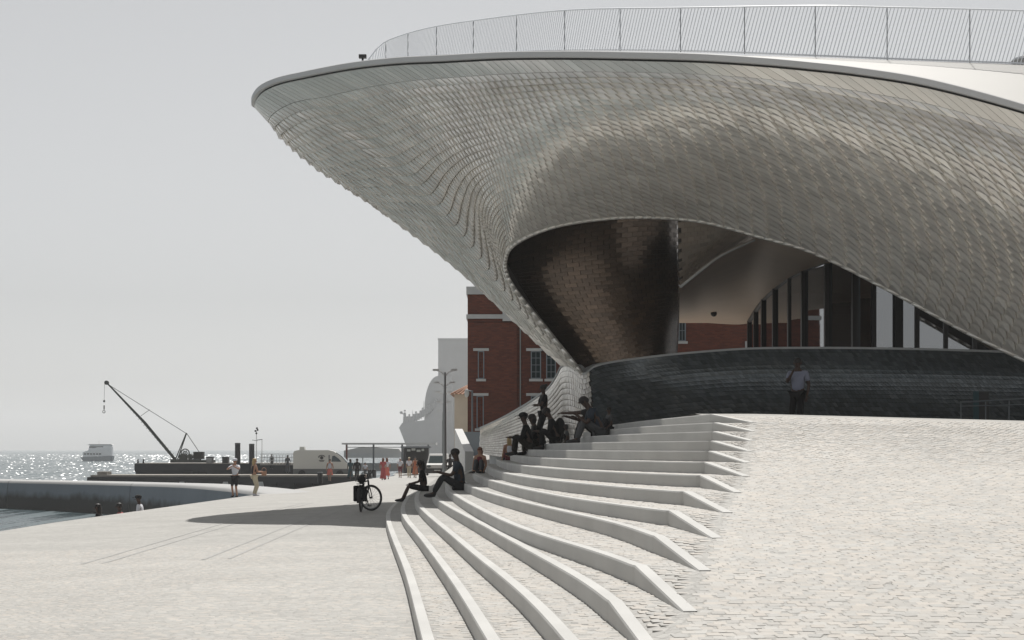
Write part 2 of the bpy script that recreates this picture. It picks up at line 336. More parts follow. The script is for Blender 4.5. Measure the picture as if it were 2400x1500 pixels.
tag(mesh('river', [(0,0,-4.5)]+[(rad*math.cos(2*math.pi*i/n_), rad*math.sin(2*math.pi*i/n_), -4.5) for i in range(n_)], [(0, i+1, (i+1) % n_+1) for i in range(n_)], M['water']), kind='structure')
hv = (sdir+Vector((0.1,-1,.01)).normalized()).normalized(); ng = 3400  # facets added for sun glints, tilted midway between sun and camera
gd = 175+1100*rng.random(ng)**1.4; gp = rng.uniform(-150, 640, ng) - 200*rng.random(ng)**2; gx = (gp-1200)/F*gd; keep_ = gx < -14; gd, gx = gd[keep_], gx[keep_]; GV = []
for x, y in zip(gx, gd):
    n_ = (hv+Vector(rng.normal(0, .07, 3))).normalized(); u_ = n_.cross(Vector((0,0,1))).normalized(); v_ = n_.cross(u_).normalized(); a, b_ = rng.uniform(.12,.34)*(.6+y/700), rng.uniform(.03,.09)*(.6+y/700); c = Vector((x, y, -4.5+b_*.3))
    GV += [c-u_*a, c-v_*b_, c+u_*a, c+v_*b_]
mgw = mat('glint facet', (.07,.10,.11), .3, spec=.6)
tag(fastmesh('glint_facets', GV, np.arange(len(GV)).reshape(-1, 4), mgw), kind='stuff')
for x in (-4.68, -5.08, -6.62, -6.95):
    yy = np.arange(29, 68, 3.); V = []
    for y in yy:
        xx = x-.016*(y-48); z = plaza_z(xx, y)+.006; V += [(xx-.03, y, z), (xx+.03, y, z)]
    tag(mesh('drain_slot', V, [(2*i, 2*i+1, 2*i+3, 2*i+2) for i in range(len(yy)-1)], M['groove']), kind='structure')

# ------------------------------------------------------------------ stairs
stairs = empty('steps', (0, 0, 0)); tag(stairs, kind='structure')
KW = .10
lines = {k: step_line(k) for k in range(1, 16)}
inner = {k: step_line(k, KW) for k in range(1, 16)}
tr_ = np.concatenate([np.zeros(NC), np.linspace(0, 1, NT+1)[1:]])
treads = []
for k in range(1, 16):
    X, Y = lines[k]; XI, YI = inner[k]; n = len(X)
    zt = ZK(k)-H*tr_; zb = np.full(n, ZK(k-1)-.03)
    bev = .012
    rows = [np.stack([X, Y, zb], 1), np.stack([X, Y, np.maximum(zt-bev, zb)], 1), np.stack([X+(XI-X)*.07, Y+(YI-Y)*.07, zt+.004], 1), np.stack([XI, YI, zt+.004], 1), np.stack([XI, YI, zt-.06], 1)]
    V = np.concatenate(rows); F_ = []
    for r in range(4):
        for i in range(n-1): a = r*n+i; F_.append((a, a+1, a+n+1, a+n))
    # far end cap and tail end
    F_.append((0, n, 2*n, 3*n)); F_.append((n-1, 4*n-1, 3*n-1, 2*n-1))
    st = mesh('step', V, F_, M['kerb'], stairs)
    treads.append((k, st))
def left_edge(y):
    if y <= 29.9: return float(np.interp(y, ty, tx))
    if y <= 31: return float(np.interp(y, [29.9, 31], [3.81, 3.27+KW]))
    return float(CX(15, y))+KW
ty = [TAIL[k][1] for k in range(1, 16)]; tx = [TAIL[k][0] for k in range(1, 16)]
LE = np.vectorize(left_edge)
def tread(k, y):                            # left x, right x, left z, right z of tread k at distance y
    XI, YI = inner[k]; X2, Y2 = lines[k+1]; yk = CV[k][0][0]; yt = TAIL[k][1]; yt2 = TAIL[k+1][1]
    xo = np.interp(y, YI[::-1], XI[::-1]); xi = np.where(y >= yt2, np.interp(y, Y2[::-1], X2[::-1])+.015, LE(y)+.01)
    zo = ZK(k)-H*np.clip((yk-y)/(yk-yt), 0, 1); zi = np.where(y >= yt2, ZK(k), slope_z(np.zeros_like(y), y))
    return xo, xi, zo, zi
for k, st in treads:
    if k == 15: continue
    y = TAIL[k][1]+.02+(62-TAIL[k][1])*np.linspace(0, 1, 150)**1.7; xo, xi, zo, zi = tread(k, y); sx = np.linspace(0, 1, 5)[:, None]
    V = np.stack([(xo*(1-sx)+xi*sx).ravel(), np.broadcast_to(y, (5, len(y))).ravel(), (zo*(1-sx)+zi*sx).ravel()-.004], 1)
    fastmesh('tread_paving', V, grid_faces(5, len(y))[:, ::-1], M['paving'], st)
# slope and upper terrace
yy = np.concatenate([np.arange(6.6, 36, .4), np.arange(36, 63, 2.)])
ty = [TAIL[k][1] for k in range(1, 16)]; tx = [TAIL[k][0] for k in range(1, 16)]
def left_edge(y):
    if y <= 29.9: return float(np.interp(y, ty, tx))
    if y <= 31: return float(np.interp(y, [29.9, 31], [3.81, 3.27+KW]))
    return float(CX(15, y))+KW
V = []; m_ = 26
for y in yy:
    L = left_edge(y)
    for s in np.linspace(0, 1, m_)**1.5: x = L+(26-L)*s; V.append((x, y, float(slope_z(x, y))-.004))
tag(fastmesh('paved_slope', V, grid_faces(len(yy), m_), M['paving'], None, True), kind='structure'); slope_ob = bpy.data.objects['paved_slope']
upx = [(-3.6,-1.8,-1.85),(-1.9,-.98,-.42),(-1.0,-.55,-.2),(.2,-.15,.0),(1.4,.15,.1),(6,.4,.3)]
up = MB(); up.add([(x, 59.5, a-.05) for x, a, b_ in upx]+[(x, 72, b_) for x, a, b_ in upx]+[(x, 97, b_+.05) for x, a, b_ in upx], [(i, i+1, 7+i, 6+i) for i in range(5)]+[(6+i, 7+i, 13+i, 12+i) for i in range(5)])
tag(up.build('upper_path', M['paving']), kind='structure')

# cobbles as real stones -------------------------------------------------
def cobbles(regions, parent, name='cobble', nbig=300):
    C = np.concatenate(regions) if isinstance(regions, list) else regions   # columns x,y,z
    # big on screen first = nearest
    inv = np.argsort(C[:,1]); C = C[inv]
    variants = []
    for q_ in range(8):
        r = .0495; a = [(-r*(1+rng.uniform(-.15,.1)), -r*(1+rng.uniform(-.15,.1))), (r*(1+rng.uniform(-.15,.1)), -r*(1+rng.uniform(-.15,.1))), (r*(1+rng.uniform(-.15,.1)), r*(1+rng.uniform(-.15,.1))), (-r*(1+rng.uniform(-.15,.1)), r*(1+rng.uniform(-.15,.1)))]
        v = [(x, y, -.02) for x, y in a]+[(x, y, .009) for x, y in a]+[(x*.86, y*.86, .0115) for x, y in a]
        variants.append(np.array(v))
    fs = np.array([(8,9,10,11)]+[(i, (i+1) % 4, 4+(i+1) % 4, 4+i) for i in range(4)]+[(4+i, 4+(i+1) % 4, 8+(i+1) % 4, 8+i) for i in range(4)])
    mes = []
    for v in variants:
        me = bpy.data.meshes.new(name); me.from_pydata([tuple(p) for p in v], [], [tuple(map(int, f)) for f in fs]); me.materials.append(M['cobble']); mes.append(me)
    for i in range(min(nbig, len(C))):
        o = bpy.data.objects.new(name, mes[i % 8]); col.objects.link(o); o.parent = parent
        o.location = (C[i,0], C[i,1], C[i,2]+rng.uniform(-.0015,.0015)-.0115); o.rotation_euler = (rng.normal(0,.011)+C[i,3], rng.normal(0,.011), C[i,4]+rng.normal(0,.12))
    C = C[nbig:]; n = len(C)
    if not n: return
    VV = np.array(variants)[rng.integers(0, 8, n)]
    t = C[:,4]+rng.normal(0, .12, n); c_, s_ = np.cos(t), np.sin(t)
    x = VV[:,:,0]*c_[:,None]-VV[:,:,1]*s_[:,None]; y = VV[:,:,0]*s_[:,None]+VV[:,:,1]*c_[:,None]
    ax = rng.normal(0, .011, n)[:,None]; ay = rng.normal(0, .011, n)[:,None]+C[:,3][:,None]
    z = VV[:,:,2]+x*ax+y*ay+C[:,2][:,None]+rng.uniform(-.0015, .0015, n)[:,None]-.0115
    V = np.stack([x+C[:,0][:,None], y+C[:,1][:,None], z], 2).reshape(-1, 3)
    Fq = (fs[None]+12*np.arange(n)[:,None,None]).reshape(-1, 4)
    tag(fastmesh(name+'s', V, Fq, M['cobble'], parent), kind='stuff')
def scatter(x0, x1, y0, y1, zf, keep, slope=.0, rot=0.):
    p = .1; g = np.array([(x, y) for j, y in enumerate(np.arange(y0, y1, p)) for x in np.arange(x0+(j % 2)*.05, x1, p)])
    g = g+rng.normal(0, .011, g.shape); g[:,0] += .12*np.sin(g[:,1]*.7); g[:,1] += .10*np.sin(g[:,0]*1.3+.4*g[:,1])
    k = keep(g[:,0], g[:,1]); g = g[k]; z = zf(g[:,0], g[:,1])
    return np.stack([g[:,0], g[:,1], z, np.full(len(g), slope), np.full(len(g), rot)], 1)
inview = lambda x, y: (np.abs(x) < y*.285) & (y > 10.5)
L_ = np.vectorize(left_edge)
cobbles(scatter(.6, 8.6, 10.5, 31.5, lambda x, y: slope_z(x, y)+.0, lambda x, y: inview(x, y) & (x > L_(y)+.06), .085), slope_ob)
pl = bpy.data.objects['plaza']; pz = np.vectorize(plaza_z)
cobbles(scatter(-9, -.7, 15, 34, lambda x, y: pz(x, y)+.0, lambda x, y: inview(x, y) & (x < CX(1, y)-.06)), pl)
T = []
for k in range(1, 15):
    g = scatter(-3.5, 4.2, 11, 31, lambda x, y: x*0, inview); xo, xi, zo, zi = tread(k, g[:,1]); f = (g[:,0]-xo)/np.maximum(xi-xo, .01)
    ok = (g[:,0] > xo+.045) & (g[:,0] < xi-.05) & (g[:,1] > TAIL[k][1]+.03) & (g[:,1] < 30)
    g[:,2] = zo*(1-f)+zi*f; yk = CV[k][0][0]; g[:,3] = np.where(g[:,1] < yk, H/(yk-TAIL[k][1])*(1-f), 0); T.append(g[ok])
Tc = np.concatenate(T)
cobbles(Tc, stairs, nbig=300)

# ------------------------------------------------------------------ museum
mus = empty('museum_building', (0, 0, 0))
tag(mus, 'white tiled museum with a sweeping overhanging roof lip above the broad curved steps', 'building')
GEN = [
 [(973,403,68),(1040,480,66),(1120,570,62),(1210,690,57.5),(1330,862,53)],
 [(713,322,61.5),(840,430,60),(990,540,58),(1130,668,55.5),(1322,860,52.3)],
 [(617,264,57.5),(738,378,57),(902,494,56),(1083,637,54),(1317,858,51.8)],
 [(597,248,55),(714,366,54.8),(878,478,54.2),(1076,632,53),(1315,857,51.3)],
 [(612,219,53.6),(745,355,53),(922,484,53),(1112,650,52.2),(1322,857,50.9)],
 [(652,199,52.4),(800,335,51.6),(985,488,51.6),(1160,682,51.4),(1335,860,50.6)],
 [(713,185,51),(880,325,51),(1045,500,50.9),(1205,705,50.7),(1362,873,50.4)],
 [(820,165,49.3),(955,298,49.3),(1070,445,49.4),(1178,618,49.6),(1270,758,49.8)],
 [(927,153,47.6),(1020,277,47.6),(1094,408,47.9),(1152,545,48.4),(1196,660,49)],
 [(1033,148,46.2),(1086,263,46.3),(1130,383,46.6),(1158,495,47.5),(1185,605,48.5)],
 [(1180,141,44.2),(1190,250,44.3),(1200,358,44.9),(1204,460,46.2),(1214,566,47.8)],
 [(1340,140,42.3),(1333,236,42.4),(1322,332,43.2),(1310,430,45),(1300,530,47.3)],
 [(1500,143,41.2),(1485,232,41.3),(1462,324,42.2),(1440,418,44.4),(1420,511,47)],
 [(1640,147,40.5),(1622,237,40.6),(1594,330,41.6),(1560,422,44),(1530,508,46.8)],
 [(1780,156,40),(1762,247,40.1),(1734,340,41.2),(1695,430,43.6),(1650,519,46.6)],
 [(1900,167,39.7),(1890,267,39.8),(1867,365,40.9),(1830,458,43.3),(1775,552,46.2)],
 [(2013,180,39.4),(2008,292,39.5),(1995,398,40.5),(1963,497,42.8),(1910,592,45.6)],
 [(2180,208,39),(2190,332,39.1),(2182,452,40),(2150,570,42.1),(2090,682,44.6)],
 [(2400,267,38.5),(2420,402,38.6),(2410,535,39.5),(2370,668,41.4),(2270,780,43.8)],
 [(2650,350,38),(2660,480,38.1),(2650,605,38.7),(2600,735,40.5),(2480,880,43)],
]
for q_, g_ in enumerate(GEN):
    if q_ >= 10: GEN[q_] = [(x, y, g_[0][2]+(g_[4][2]-g_[0][2])*f) for (x, y, D_), f in zip(g_, (0, .07, .28, .62, 1))]
def surf(G, nu=160, nv=60):
    A = np.array([[P(*c) for c in g] for g in G])            # (gen, v, 3)
    B = catmull(A, np.linspace(0, 1, nu)); C = np.swapaxes(catmull(np.swapaxes(B, 0, 1), np.linspace(0, 1, nv)), 0, 1)
    # arc length in u so that tiles along the rim are alike
    return C
def arcu(C, row):
    d = np.linalg.norm(np.diff(C[:, row], axis=0), axis=1); s = np.concatenate([[0], np.cumsum(d)]); return s/s[-1], s[-1]
def sampler(C, umap=None):
    nu, nv = C.shape[:2]
    def S(u, v):
        u = np.clip(u, 0, 1); v = np.clip(v, 0, 1)
        if umap is not None: u = np.interp(u, umap, np.linspace(0, 1, nu))
        a = u*(nu-1); b = v*(nv-1); i = np.minimum(a.astype(int), nu-2); j = np.minimum(b.astype(int), nv-2); f = (a-i)[..., None]; g = (b-j)[..., None]
        return (C[i, j]*(1-f)*(1-g)+C[i+1, j]*f*(1-g)+C[i, j+1]*(1-f)*g+C[i+1, j+1]*f*g)
    return S
def tile_field(C, nu, vrows, skew, lift, mats, parent, sign=-1, nbig=300, name='tile', urow=0, ulim=(0, 1), gap=.035, base=.012, pattern='scale'):
    um, L = arcu(C, urow); S = sampler(C, um); nr = len(vrows)-1
    quads = []; rr = []; ucs = []
    for r in range(nr):
        v0, v1 = vrows[r], vrows[r+1]
        i = np.arange(-int(abs(skew)*nu)-2, nu+int(abs(skew)*nu)+2); st = .5*(r % 2)
        g = gap/2
        def uu(a, v): return (i+a+st)/nu+skew*(v)/1.0
        dv = (v1-v0)
        q_ = [(uu(g, v0+dv*g), v0+dv*g), (uu(1-g, v0+dv*g), v0+dv*g), (uu(1-g, v1-dv*g), v1-dv*g), (uu(g, v1-dv*g), v1-dv*g)]
        uc = sum(a for a, _ in q_)/4; ok = (uc > ulim[0]) & (uc < ulim[1]); ucs.append(uc[ok])
        quads.append(np.stack([S(a[ok], np.full(ok.sum(), b_)) for a, b_ in q_], 1)); rr.append(np.full(ok.sum(), r))
    Q = np.concatenate(quads); rr = np.concatenate(rr); ucs = np.concatenate(ucs); n = len(Q)
    N = np.cross(Q[:,2]-Q[:,0], Q[:,3]-Q[:,1]); ln = np.linalg.norm(N, axis=1, keepdims=True); N = N/np.maximum(ln, 1e-9)*sign
    size = np.sqrt(np.maximum(ln[:,0]/2, 0)); keep = (size > .01); ucs = ucs[keep]; Q, N, rr, size = Q[keep], N[keep], rr[keep], size[keep]; n = len(Q)
    wv = rng.uniform(.75, 1.25, n)
    wd_ = np.minimum(np.linalg.norm(Q[:,1]-Q[:,0], axis=1), np.linalg.norm(Q[:,3]-Q[:,0], axis=1))
    lf = (np.minimum(lift, wd_*.4)*np.where(rr == 0, .15, 1.)*np.where(rr == 1, .55, 1.))*wv*(np.interp(ucs, [0, .21, .30], [.05, .08, 1.])*np.where(rr == nr-1, .1, 1.) if lift > .05 else 1.)
    offs = np.stack([np.full(n, base), np.full(n, base)+lf*.12, np.full(n, base)+lf, np.full(n, base)+lf*.3], 1)
    mid = Q.mean(1); mo = base+lf*.55
    top = Q+N[:,None,:]*offs[:,:,None]; midt = mid+N*mo[:,None]
    bot = Q-N[:,None,:]*.05
    Vt = np.concatenate([bot, top, midt[:,None,:]], 1)           # 4 bottom, 4 top, 1 mid
    fs = [(0,1,5,4),(1,2,6,5),(2,3,7,6),(3,0,4,7)]; ft = [(4,5,8),(5,6,8),(6,7,8),(7,4,8)]
    # screen size for the ones built singly
    scr = size/Q[:,:,1].mean(1); px = Q[:,:,0].mean(1)/Q[:,:,1].mean(1)*F+1200; scr = np.where((px < 2400) & (px > 560), scr, 0)
    idx = np.argsort(-scr); big = idx[:nbig]; rest = idx[nbig:]
    for i in big:
        me = bpy.data.meshes.new(name); c0 = Vt[i].mean(0)
        me.from_pydata([tuple(map(float, p-c0)) for p in Vt[i]], [], fs+ft)
        for m_ in mats: me.materials.append(m_)
        o = link(name, me, parent); o.location = c0
    if len(rest):
        W_ = Vt[rest].reshape(-1, 3); k = np.arange(len(rest))[:,None,None]*9
        tri = []
        for f in fs: tri += [(f[0],f[1],f[2]), (f[0],f[2],f[3])]
        tri += ft
        Fq = (np.array(tri)[None]+k).reshape(-1, 3)
        tag(fastmesh(name+'_cladding', W_, Fq, mats, parent), kind='stuff')
    print('tiles', name, n)
def sheet(C, m, name, parent, off=0., sign=1, smooth=True):
    nu, nv = C.shape[:2]
    if off:
        du = np.gradient(C, axis=0); dv = np.gradient(C, axis=1); N = np.cross(du, dv); N /= np.maximum(np.linalg.norm(N, axis=2, keepdims=True), 1e-9); C = C+N*off*sign
    return fastmesh(name, C.reshape(-1, 3), grid_faces(nu, nv), m, parent, smooth)
C_over = surf(GEN, 320, 80)
shell = sheet(C_over, M['backing'], 'shell', mus, off=.06)
v_rows = np.concatenate([[0, .075], .075+np.cumsum(np.linspace(.037, .029, 30))*(.925/np.cumsum(np.linspace(.037, .029, 30))[-1])])
tile_field(C_over, 148, v_rows, .17, .11, [M['tile']], shell, sign=-1, name='tile')

et = MB(); et.path([Vector(p)+Vector((0,-.0,-.01)) for p in C_over[92::3, -1]], .055, 6); et.build('arch_edge', M['tile'], mus, True)
# fascia, black gap
um, Lr = arcu(C_over, 0)
rim = C_over[:, 0]
def tang(p): t = np.gradient(p, axis=0); return t/np.linalg.norm(t, axis=1, keepdims=True)
def outward(p):
    t = tang(p); o = np.stack([t[:,1], -t[:,0], np.zeros(len(t))], 1); return o/np.linalg.norm(o, axis=1, keepdims=True)
no = outward(rim)
def strip(profile, name, m, parent, seg=None, smooth=True):      # profile: list of (outward, up)
    a, b_ = seg if seg else (0, len(rim)); V = []; p = rim[a:b_]; o = no[a:b_]
    for ou, up_ in profile: V.append(p+o*ou+np.array([0, 0, up_]))
    V = np.stack(V, 0); return fastmesh(name, V.reshape(-1, 3), grid_faces(V.shape[0], V.shape[1]), m, parent, smooth)
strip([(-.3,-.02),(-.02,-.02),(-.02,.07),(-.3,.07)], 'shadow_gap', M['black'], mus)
cuts = np.linspace(0, len(rim)-1, 21).astype(int)
for a, b_ in zip(cuts[:-1], cuts[1:]):
    strip([(-.3,.04),(.09,.04),(.10,.055),(.10,.17),(.08,.19),(-.3,.2)], 'fascia_panel', M['fascia'], mus, (a, b_+1), False)
# roof deck with balustrade line
gi = np.linspace(0, len(rim)-1, len(GEN)).astype(int)
fr_ = [(rim[i]+no[i]*-.28+np.array([0,0,.195])) for i in gi[3:]]
bal = [None,None,None]; 
BASE = [(597,244,55.5),(622,230,55.5),(690,208,56),(780,190,56),(862,168,56),(960,154,54),(1040,145,52),(1180,136,49.2),(1340,129,46),(1500,127,44.2),(1640,128,43.6),(1780,131,43.3),(1900,134,43.2),(2013,138,43),(2180,144,42.8),(2400,152,42.6),(2650,166,42.4)]
Bp = [np.array(P(*b_)) for b_ in BASE]
BK = [(597,236,55.6),(617,245,57.3),(713,300,61.3),(973,385,67.7)]
Bk = [np.array(P(*b_)) for b_ in BK]+[np.array(q_, float) for q_ in [(0,71,10.0),(2,73,10),(4,73.5,10),(6,74,10),(8,74,10),(11,74,10),(14,74,10),(17,74,9.8),(19,74,9.6),(21,74,9.3),(23,73,9),(26,73,8.5),(30,72,8)]]
A = np.array([[f, b_] for f, b_ in zip(fr_, Bp)]); A2 = np.array([[b_, b_+(c_-b_)*.5, c_] for b_, c_ in zip(Bp, Bk)])
sheet(catmull(A, np.linspace(0, 1, 160)), M['roof'], 'roof_apron', mus)
sheet(catmull(A2, np.linspace(0, 1, 160)), M['roof'], 'roof_deck', mus)
# balustrade
HB = [(862,150,56,.1),(890,143,56,.45),(925,138,55.3,.62),(1000,133,53,.8),(1110,128,50.8,.92),(1326,120,46.8,1.02),(1600,122,44.5,1.05),(1910,133,43.2,1.17),(2080,140,42.9,1.2),(2275,147,42.7,1.22),(2400,152,42.6,1.23),(2600,163,42.5,1.24)]
hb = np.array([(*P(a, b_, c_), h_) for a, b_, c_, h_ in HB]); hbc = catmull(hb, np.linspace(0, 1, 400))
s_ = np.concatenate([[0], np.cumsum(np.linalg.norm(np.diff(hbc[:,:3], axis=0), axis=1))]); Lb = s_[-1]
def hbp(s): return np.array([np.interp(s, s_, hbc[:,i]) for i in range(4)])
balu = empty('balustrade'); balu.parent = mus
rl = MB(); pts = [Vector(hbp(s)[:3])+Vector((0,0,hbp(s)[3])) for s in np.linspace(0, Lb, 90)]; rl.path(pts, .022, 6); rl.build('handrail', M['bar'], balu)
rl = MB(); rl.path([Vector(hbp(s)[:3])+Vector((0,0,.03)) for s in np.linspace(0, Lb, 90)], .02, 5); rl.build('bottom_rail', M['bar'], balu)
nb = 290; bm_ = MB().box(-.009,.009,-.006,.006,0,1); bme = bpy.data.meshes.new('baluster'); bme.from_pydata([tuple(v) for v in bm_.v], [], bm_.f); bme.materials.append(M['bar'])
for i in range(nb):
    s = Lb*(i+.5)/nb; q_ = hbp(s); h_ = q_[3]; s2 = min(Lb-.01, s+.33*h_/1.2); q2 = hbp(s2); a = Vector(q_[:3]); b_ = Vector(q2[:3])+Vector((0,0,q2[3])); d = b_-a
    o = link('baluster', bme, balu); o.location = a; o.rotation_mode = 'QUATERNION'; o.rotation_quaternion = d.to_track_quat('Z', 'X'); o.scale = (1, 1, d.length)
for px in (904, 956,1024,1110,1208,1326,1453,1594,1746,1910,2080,2275):
    k = int(np.argmin(np.abs(hbc[:,0]/hbc[:,1]*F+1200-px))); q_ = hbc[k]
    MB().box(-.009,.009,-.012,.012,0,q_[3]).build('post', M['post'], balu, loc=tuple(q_[:3]))
# ------ lower band: wing wall, foot and plinth
LOW = [ # top, bottom
 [(1126,1004,58.5),(1124,1062,59)],[(1170,984,57),(1165,1070,57.3)],[(1210,962,55.5),(1205,1072,55.2)],[(1252,936,54.2),(1245,1074,53.5)],[(1287,908,53),(1275,1072,52)],
 [(1306,880,52.1),(1300,1070,50.6)],[(1318,859,51.4),(1322,1060,49.6)],[(1340,858,50.8),(1345,1062,49)],[(1366,877,50.4),(1378,1060,48.7)],
 [(1392,860,50.5),(1415,1050,48.7)],[(1430,850,50.7),(1450,1040,49)],[(1500,840,50.9),(1505,1030,49.7)],[(1600,829,51),(1600,1015,50.3)],[(1750,818,50.5),(1750,1005,50)],[(1900,816,49.5),(1900,1005,49.1)],[(2050,817,48.2),(2050,1005,47.8)],[(2200,820,47),(2200,1005,46.7)],[(2400,827,45.5),(2400,1005,45.2)],[(2600,836,44.5),(2600,1005,44.2)]]
def mid(a, b_, t, push): 
    a = np.array(a, float); b_ = np.array(b_, float); m_ = a+(b_-a)*t; m_[2] += push; return tuple(m_)
LOWG = [[a, mid(a, b_, .33, .35), mid(a, b_, .66, .3), b_] for a, b_ in LOW]
C_low = surf(LOWG, 240, 24)
i1 = int(240*8.6/18)
foot = sheet(C_low[:i1+1], M['backing'], 'wing_wall', mus, off=.04); plinth = sheet(C_low[i1:], M['backing'], 'plinth_wall', mus, off=.04)
tile_field(C_low[:i1+1], 90, np.linspace(0, 1, 16), .04, .022, [M['tile']], foot, gap=.06, nbig=60, name='tile')
tile_field(C_low[i1:], 130, np.linspace(0, 1, 20), .13, .012, [M['tile_grey']], plinth, gap=.04, nbig=240, name='tile')
cp = C_low[:, 0]; d_ = outward(cp)
V = np.stack([cp+d_*.03+[0,0,-.02], cp+d_*.03+[0,0,.035], cp-d_*.3+[0,0,.035], cp-d_*.3+[0,0,-2.2]], 0)
fastmesh('coping', V.reshape(-1,3), grid_faces(4, len(cp)), M['trim'], mus)
# ------ inner column
ROWS = [((1205,578),(1592,512)),((1184,615),(1592,560)),((1196,662),(1592,620)),((1235,722),(1592,690)),((1300,795),(1591,745)),((1345,845),(1589,795)),((1368,882),(1586,842))]
COLG = []
for s in list(np.linspace(0, 1, 12))+[1.1, 1.2]:
    g = []
    for r, (a, b_) in enumerate(ROWS):
        t = min(s, 1.); ax_ = a[0]-14; x = ax_+(b_[0]-ax_)*(1-(1-t)**1.35); y = a[1]+(b_[1]-a[1])*t
        y -= 50*4*t*(1-t)*max(0, 1-r/2.)+(20 if r == 0 else 0) 
        if s > 1: x -= (s-1)*120
        D = 50.6+.7*t+.9*(1-t)**6+2.6*t**5+(s-1)*30*(s > 1)
        g.append((x, y, D))
    COLG.append(g)
C_col = surf(COLG, 160, 60)
colm = sheet(C_col, M['backing'], 'column', mus, off=.05)
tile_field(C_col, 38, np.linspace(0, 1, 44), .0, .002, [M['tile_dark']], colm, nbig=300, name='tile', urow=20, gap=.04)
# vault patch
VA = [[(1588,495,48.3),(1590,590,49.2),(1593,672,50.4)],[(1640,500,48.2),(1640,575,49.1),(1640,634,50.3)],[(1700,513,48),(1695,562,49),(1690,597,50.1)],[(1775,530,47.6),(1772,545,48.8),(1768,560,50)]]
C_v = surf(VA, 60, 30); vp = sheet(C_v, M['backing'], 'vault_lining', mus, off=.05)
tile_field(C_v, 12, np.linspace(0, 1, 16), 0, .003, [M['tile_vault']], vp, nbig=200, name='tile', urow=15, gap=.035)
e = MB(); ep = [Vector(p) for p in C_v[:, -1]]; e.path(ep, .06, 6); e.build('vault_edge', M['trim'], mus)
# soffit
SO = [[(1590,675,50.5),(1591,718,62),(1592,757,75)],[(1612,655,50.4),(1613,710,62),(1613,757,75)],[(1660,615,50.2),(1655,690,62),(1655,757,75)],[(1768,556,50),(1745,665,62),(1756,757,75)],[(1850,552,47.4),(1815,630,56),(1790,702,66)],[(1950,588,46.7),(1915,612,51),(1850,652,58)],[(2080,650,45.8),(2050,620,48),(1940,608,51)],[(2260,740,44.8),(2220,700,46.5),(2100,600,48.5)],[(2450,860,44.1),(2420,800,45),(2300,620,46.5)]]
C_s = surf(SO, 80, 30); sheet(C_s, M['soffit'], 'soffit', mus)
MB().ball(P(1673,735,70), .12).build('ceiling_lamp', M['carblack'], mus)
# ------ glazed wall
GW = [(1757,74,752),(1772,70,728),(1790,66,700),(1817,62,675),(1850,58,648),(1885,55,632),(1940,52,608),(2005,49.7,585),(2048,49,580),(2105,49.3,580),(2148,49,580),(2215,48.8,585),(2283,48.6,590),(2360,48.4,600),(2440,48.2,610)]
glz = empty('glazed_wall'); glz.parent = mus
for a, b_ in zip(GW[:-1], GW[1:]):
    A0 = P(a[0], 0, a[1]); B0 = P(b_[0], 0, b_[1]); zt0 = P(0, a[2], a[1])[2]; zt1 = P(0, b_[2], b_[1])[2]
    d = (Vector(B0)-Vector(A0)); d.z = 0; nrm = Vector((d.y, -d.x, 0)).normalized()*.02
    V = [(A0[0],A0[1],1.5),(B0[0],B0[1],1.5),(B0[0],B0[1],zt1),(A0[0],A0[1],zt0)]
    mesh('pane', V, [(0,1,2,3)], M['glass'], glz)
for i, a in enumerate(GW):
    A0 = P(a[0], 0, a[1]); zt0 = P(0, a[2], a[1])[2]; w_ = .05 if i in (4,8,10,11,12,13) else .09
    MB().box(-w_,w_,-.1,.14,1.5,zt0).build('mullion', M['frame'], glz, loc=(A0[0],A0[1],0))
hd = MB(); hd.path([Vector((P(a[0],0,a[1])[0], a[1], P(0,a[2],a[1])[2])) for a in GW], .09, 6); hd.build('head_rail', M['frame'], glz)
# interior behind the glass
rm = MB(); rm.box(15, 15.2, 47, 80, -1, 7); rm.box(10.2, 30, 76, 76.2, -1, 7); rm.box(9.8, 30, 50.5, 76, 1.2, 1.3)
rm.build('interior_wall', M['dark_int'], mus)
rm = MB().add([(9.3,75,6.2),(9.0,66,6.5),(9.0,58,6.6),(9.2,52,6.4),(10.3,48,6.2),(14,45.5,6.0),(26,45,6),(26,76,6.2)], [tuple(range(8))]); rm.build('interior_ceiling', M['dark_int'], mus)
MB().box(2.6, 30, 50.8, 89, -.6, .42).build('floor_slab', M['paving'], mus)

# ------------------------------------------------------------------ brick building
def box_part(name, m, par, x0, x1, y0, y1, z0, z1): return MB().box(x0, x1, y0, y1, z0, z1).build(name, m, par)
DB = 90.
bx = lambda px: (px-1200)/F*DB
bz = lambda py: (HY-py)/F*DB
br = empty('brick_building', (0,0,0)); tag(br, 'red brick power station building with white bands behind the museum leg', 'building')
wl = box_part('wall', M['brick'], br, bx(1096), 60, DB, DB+25, -2.3, bz(690))
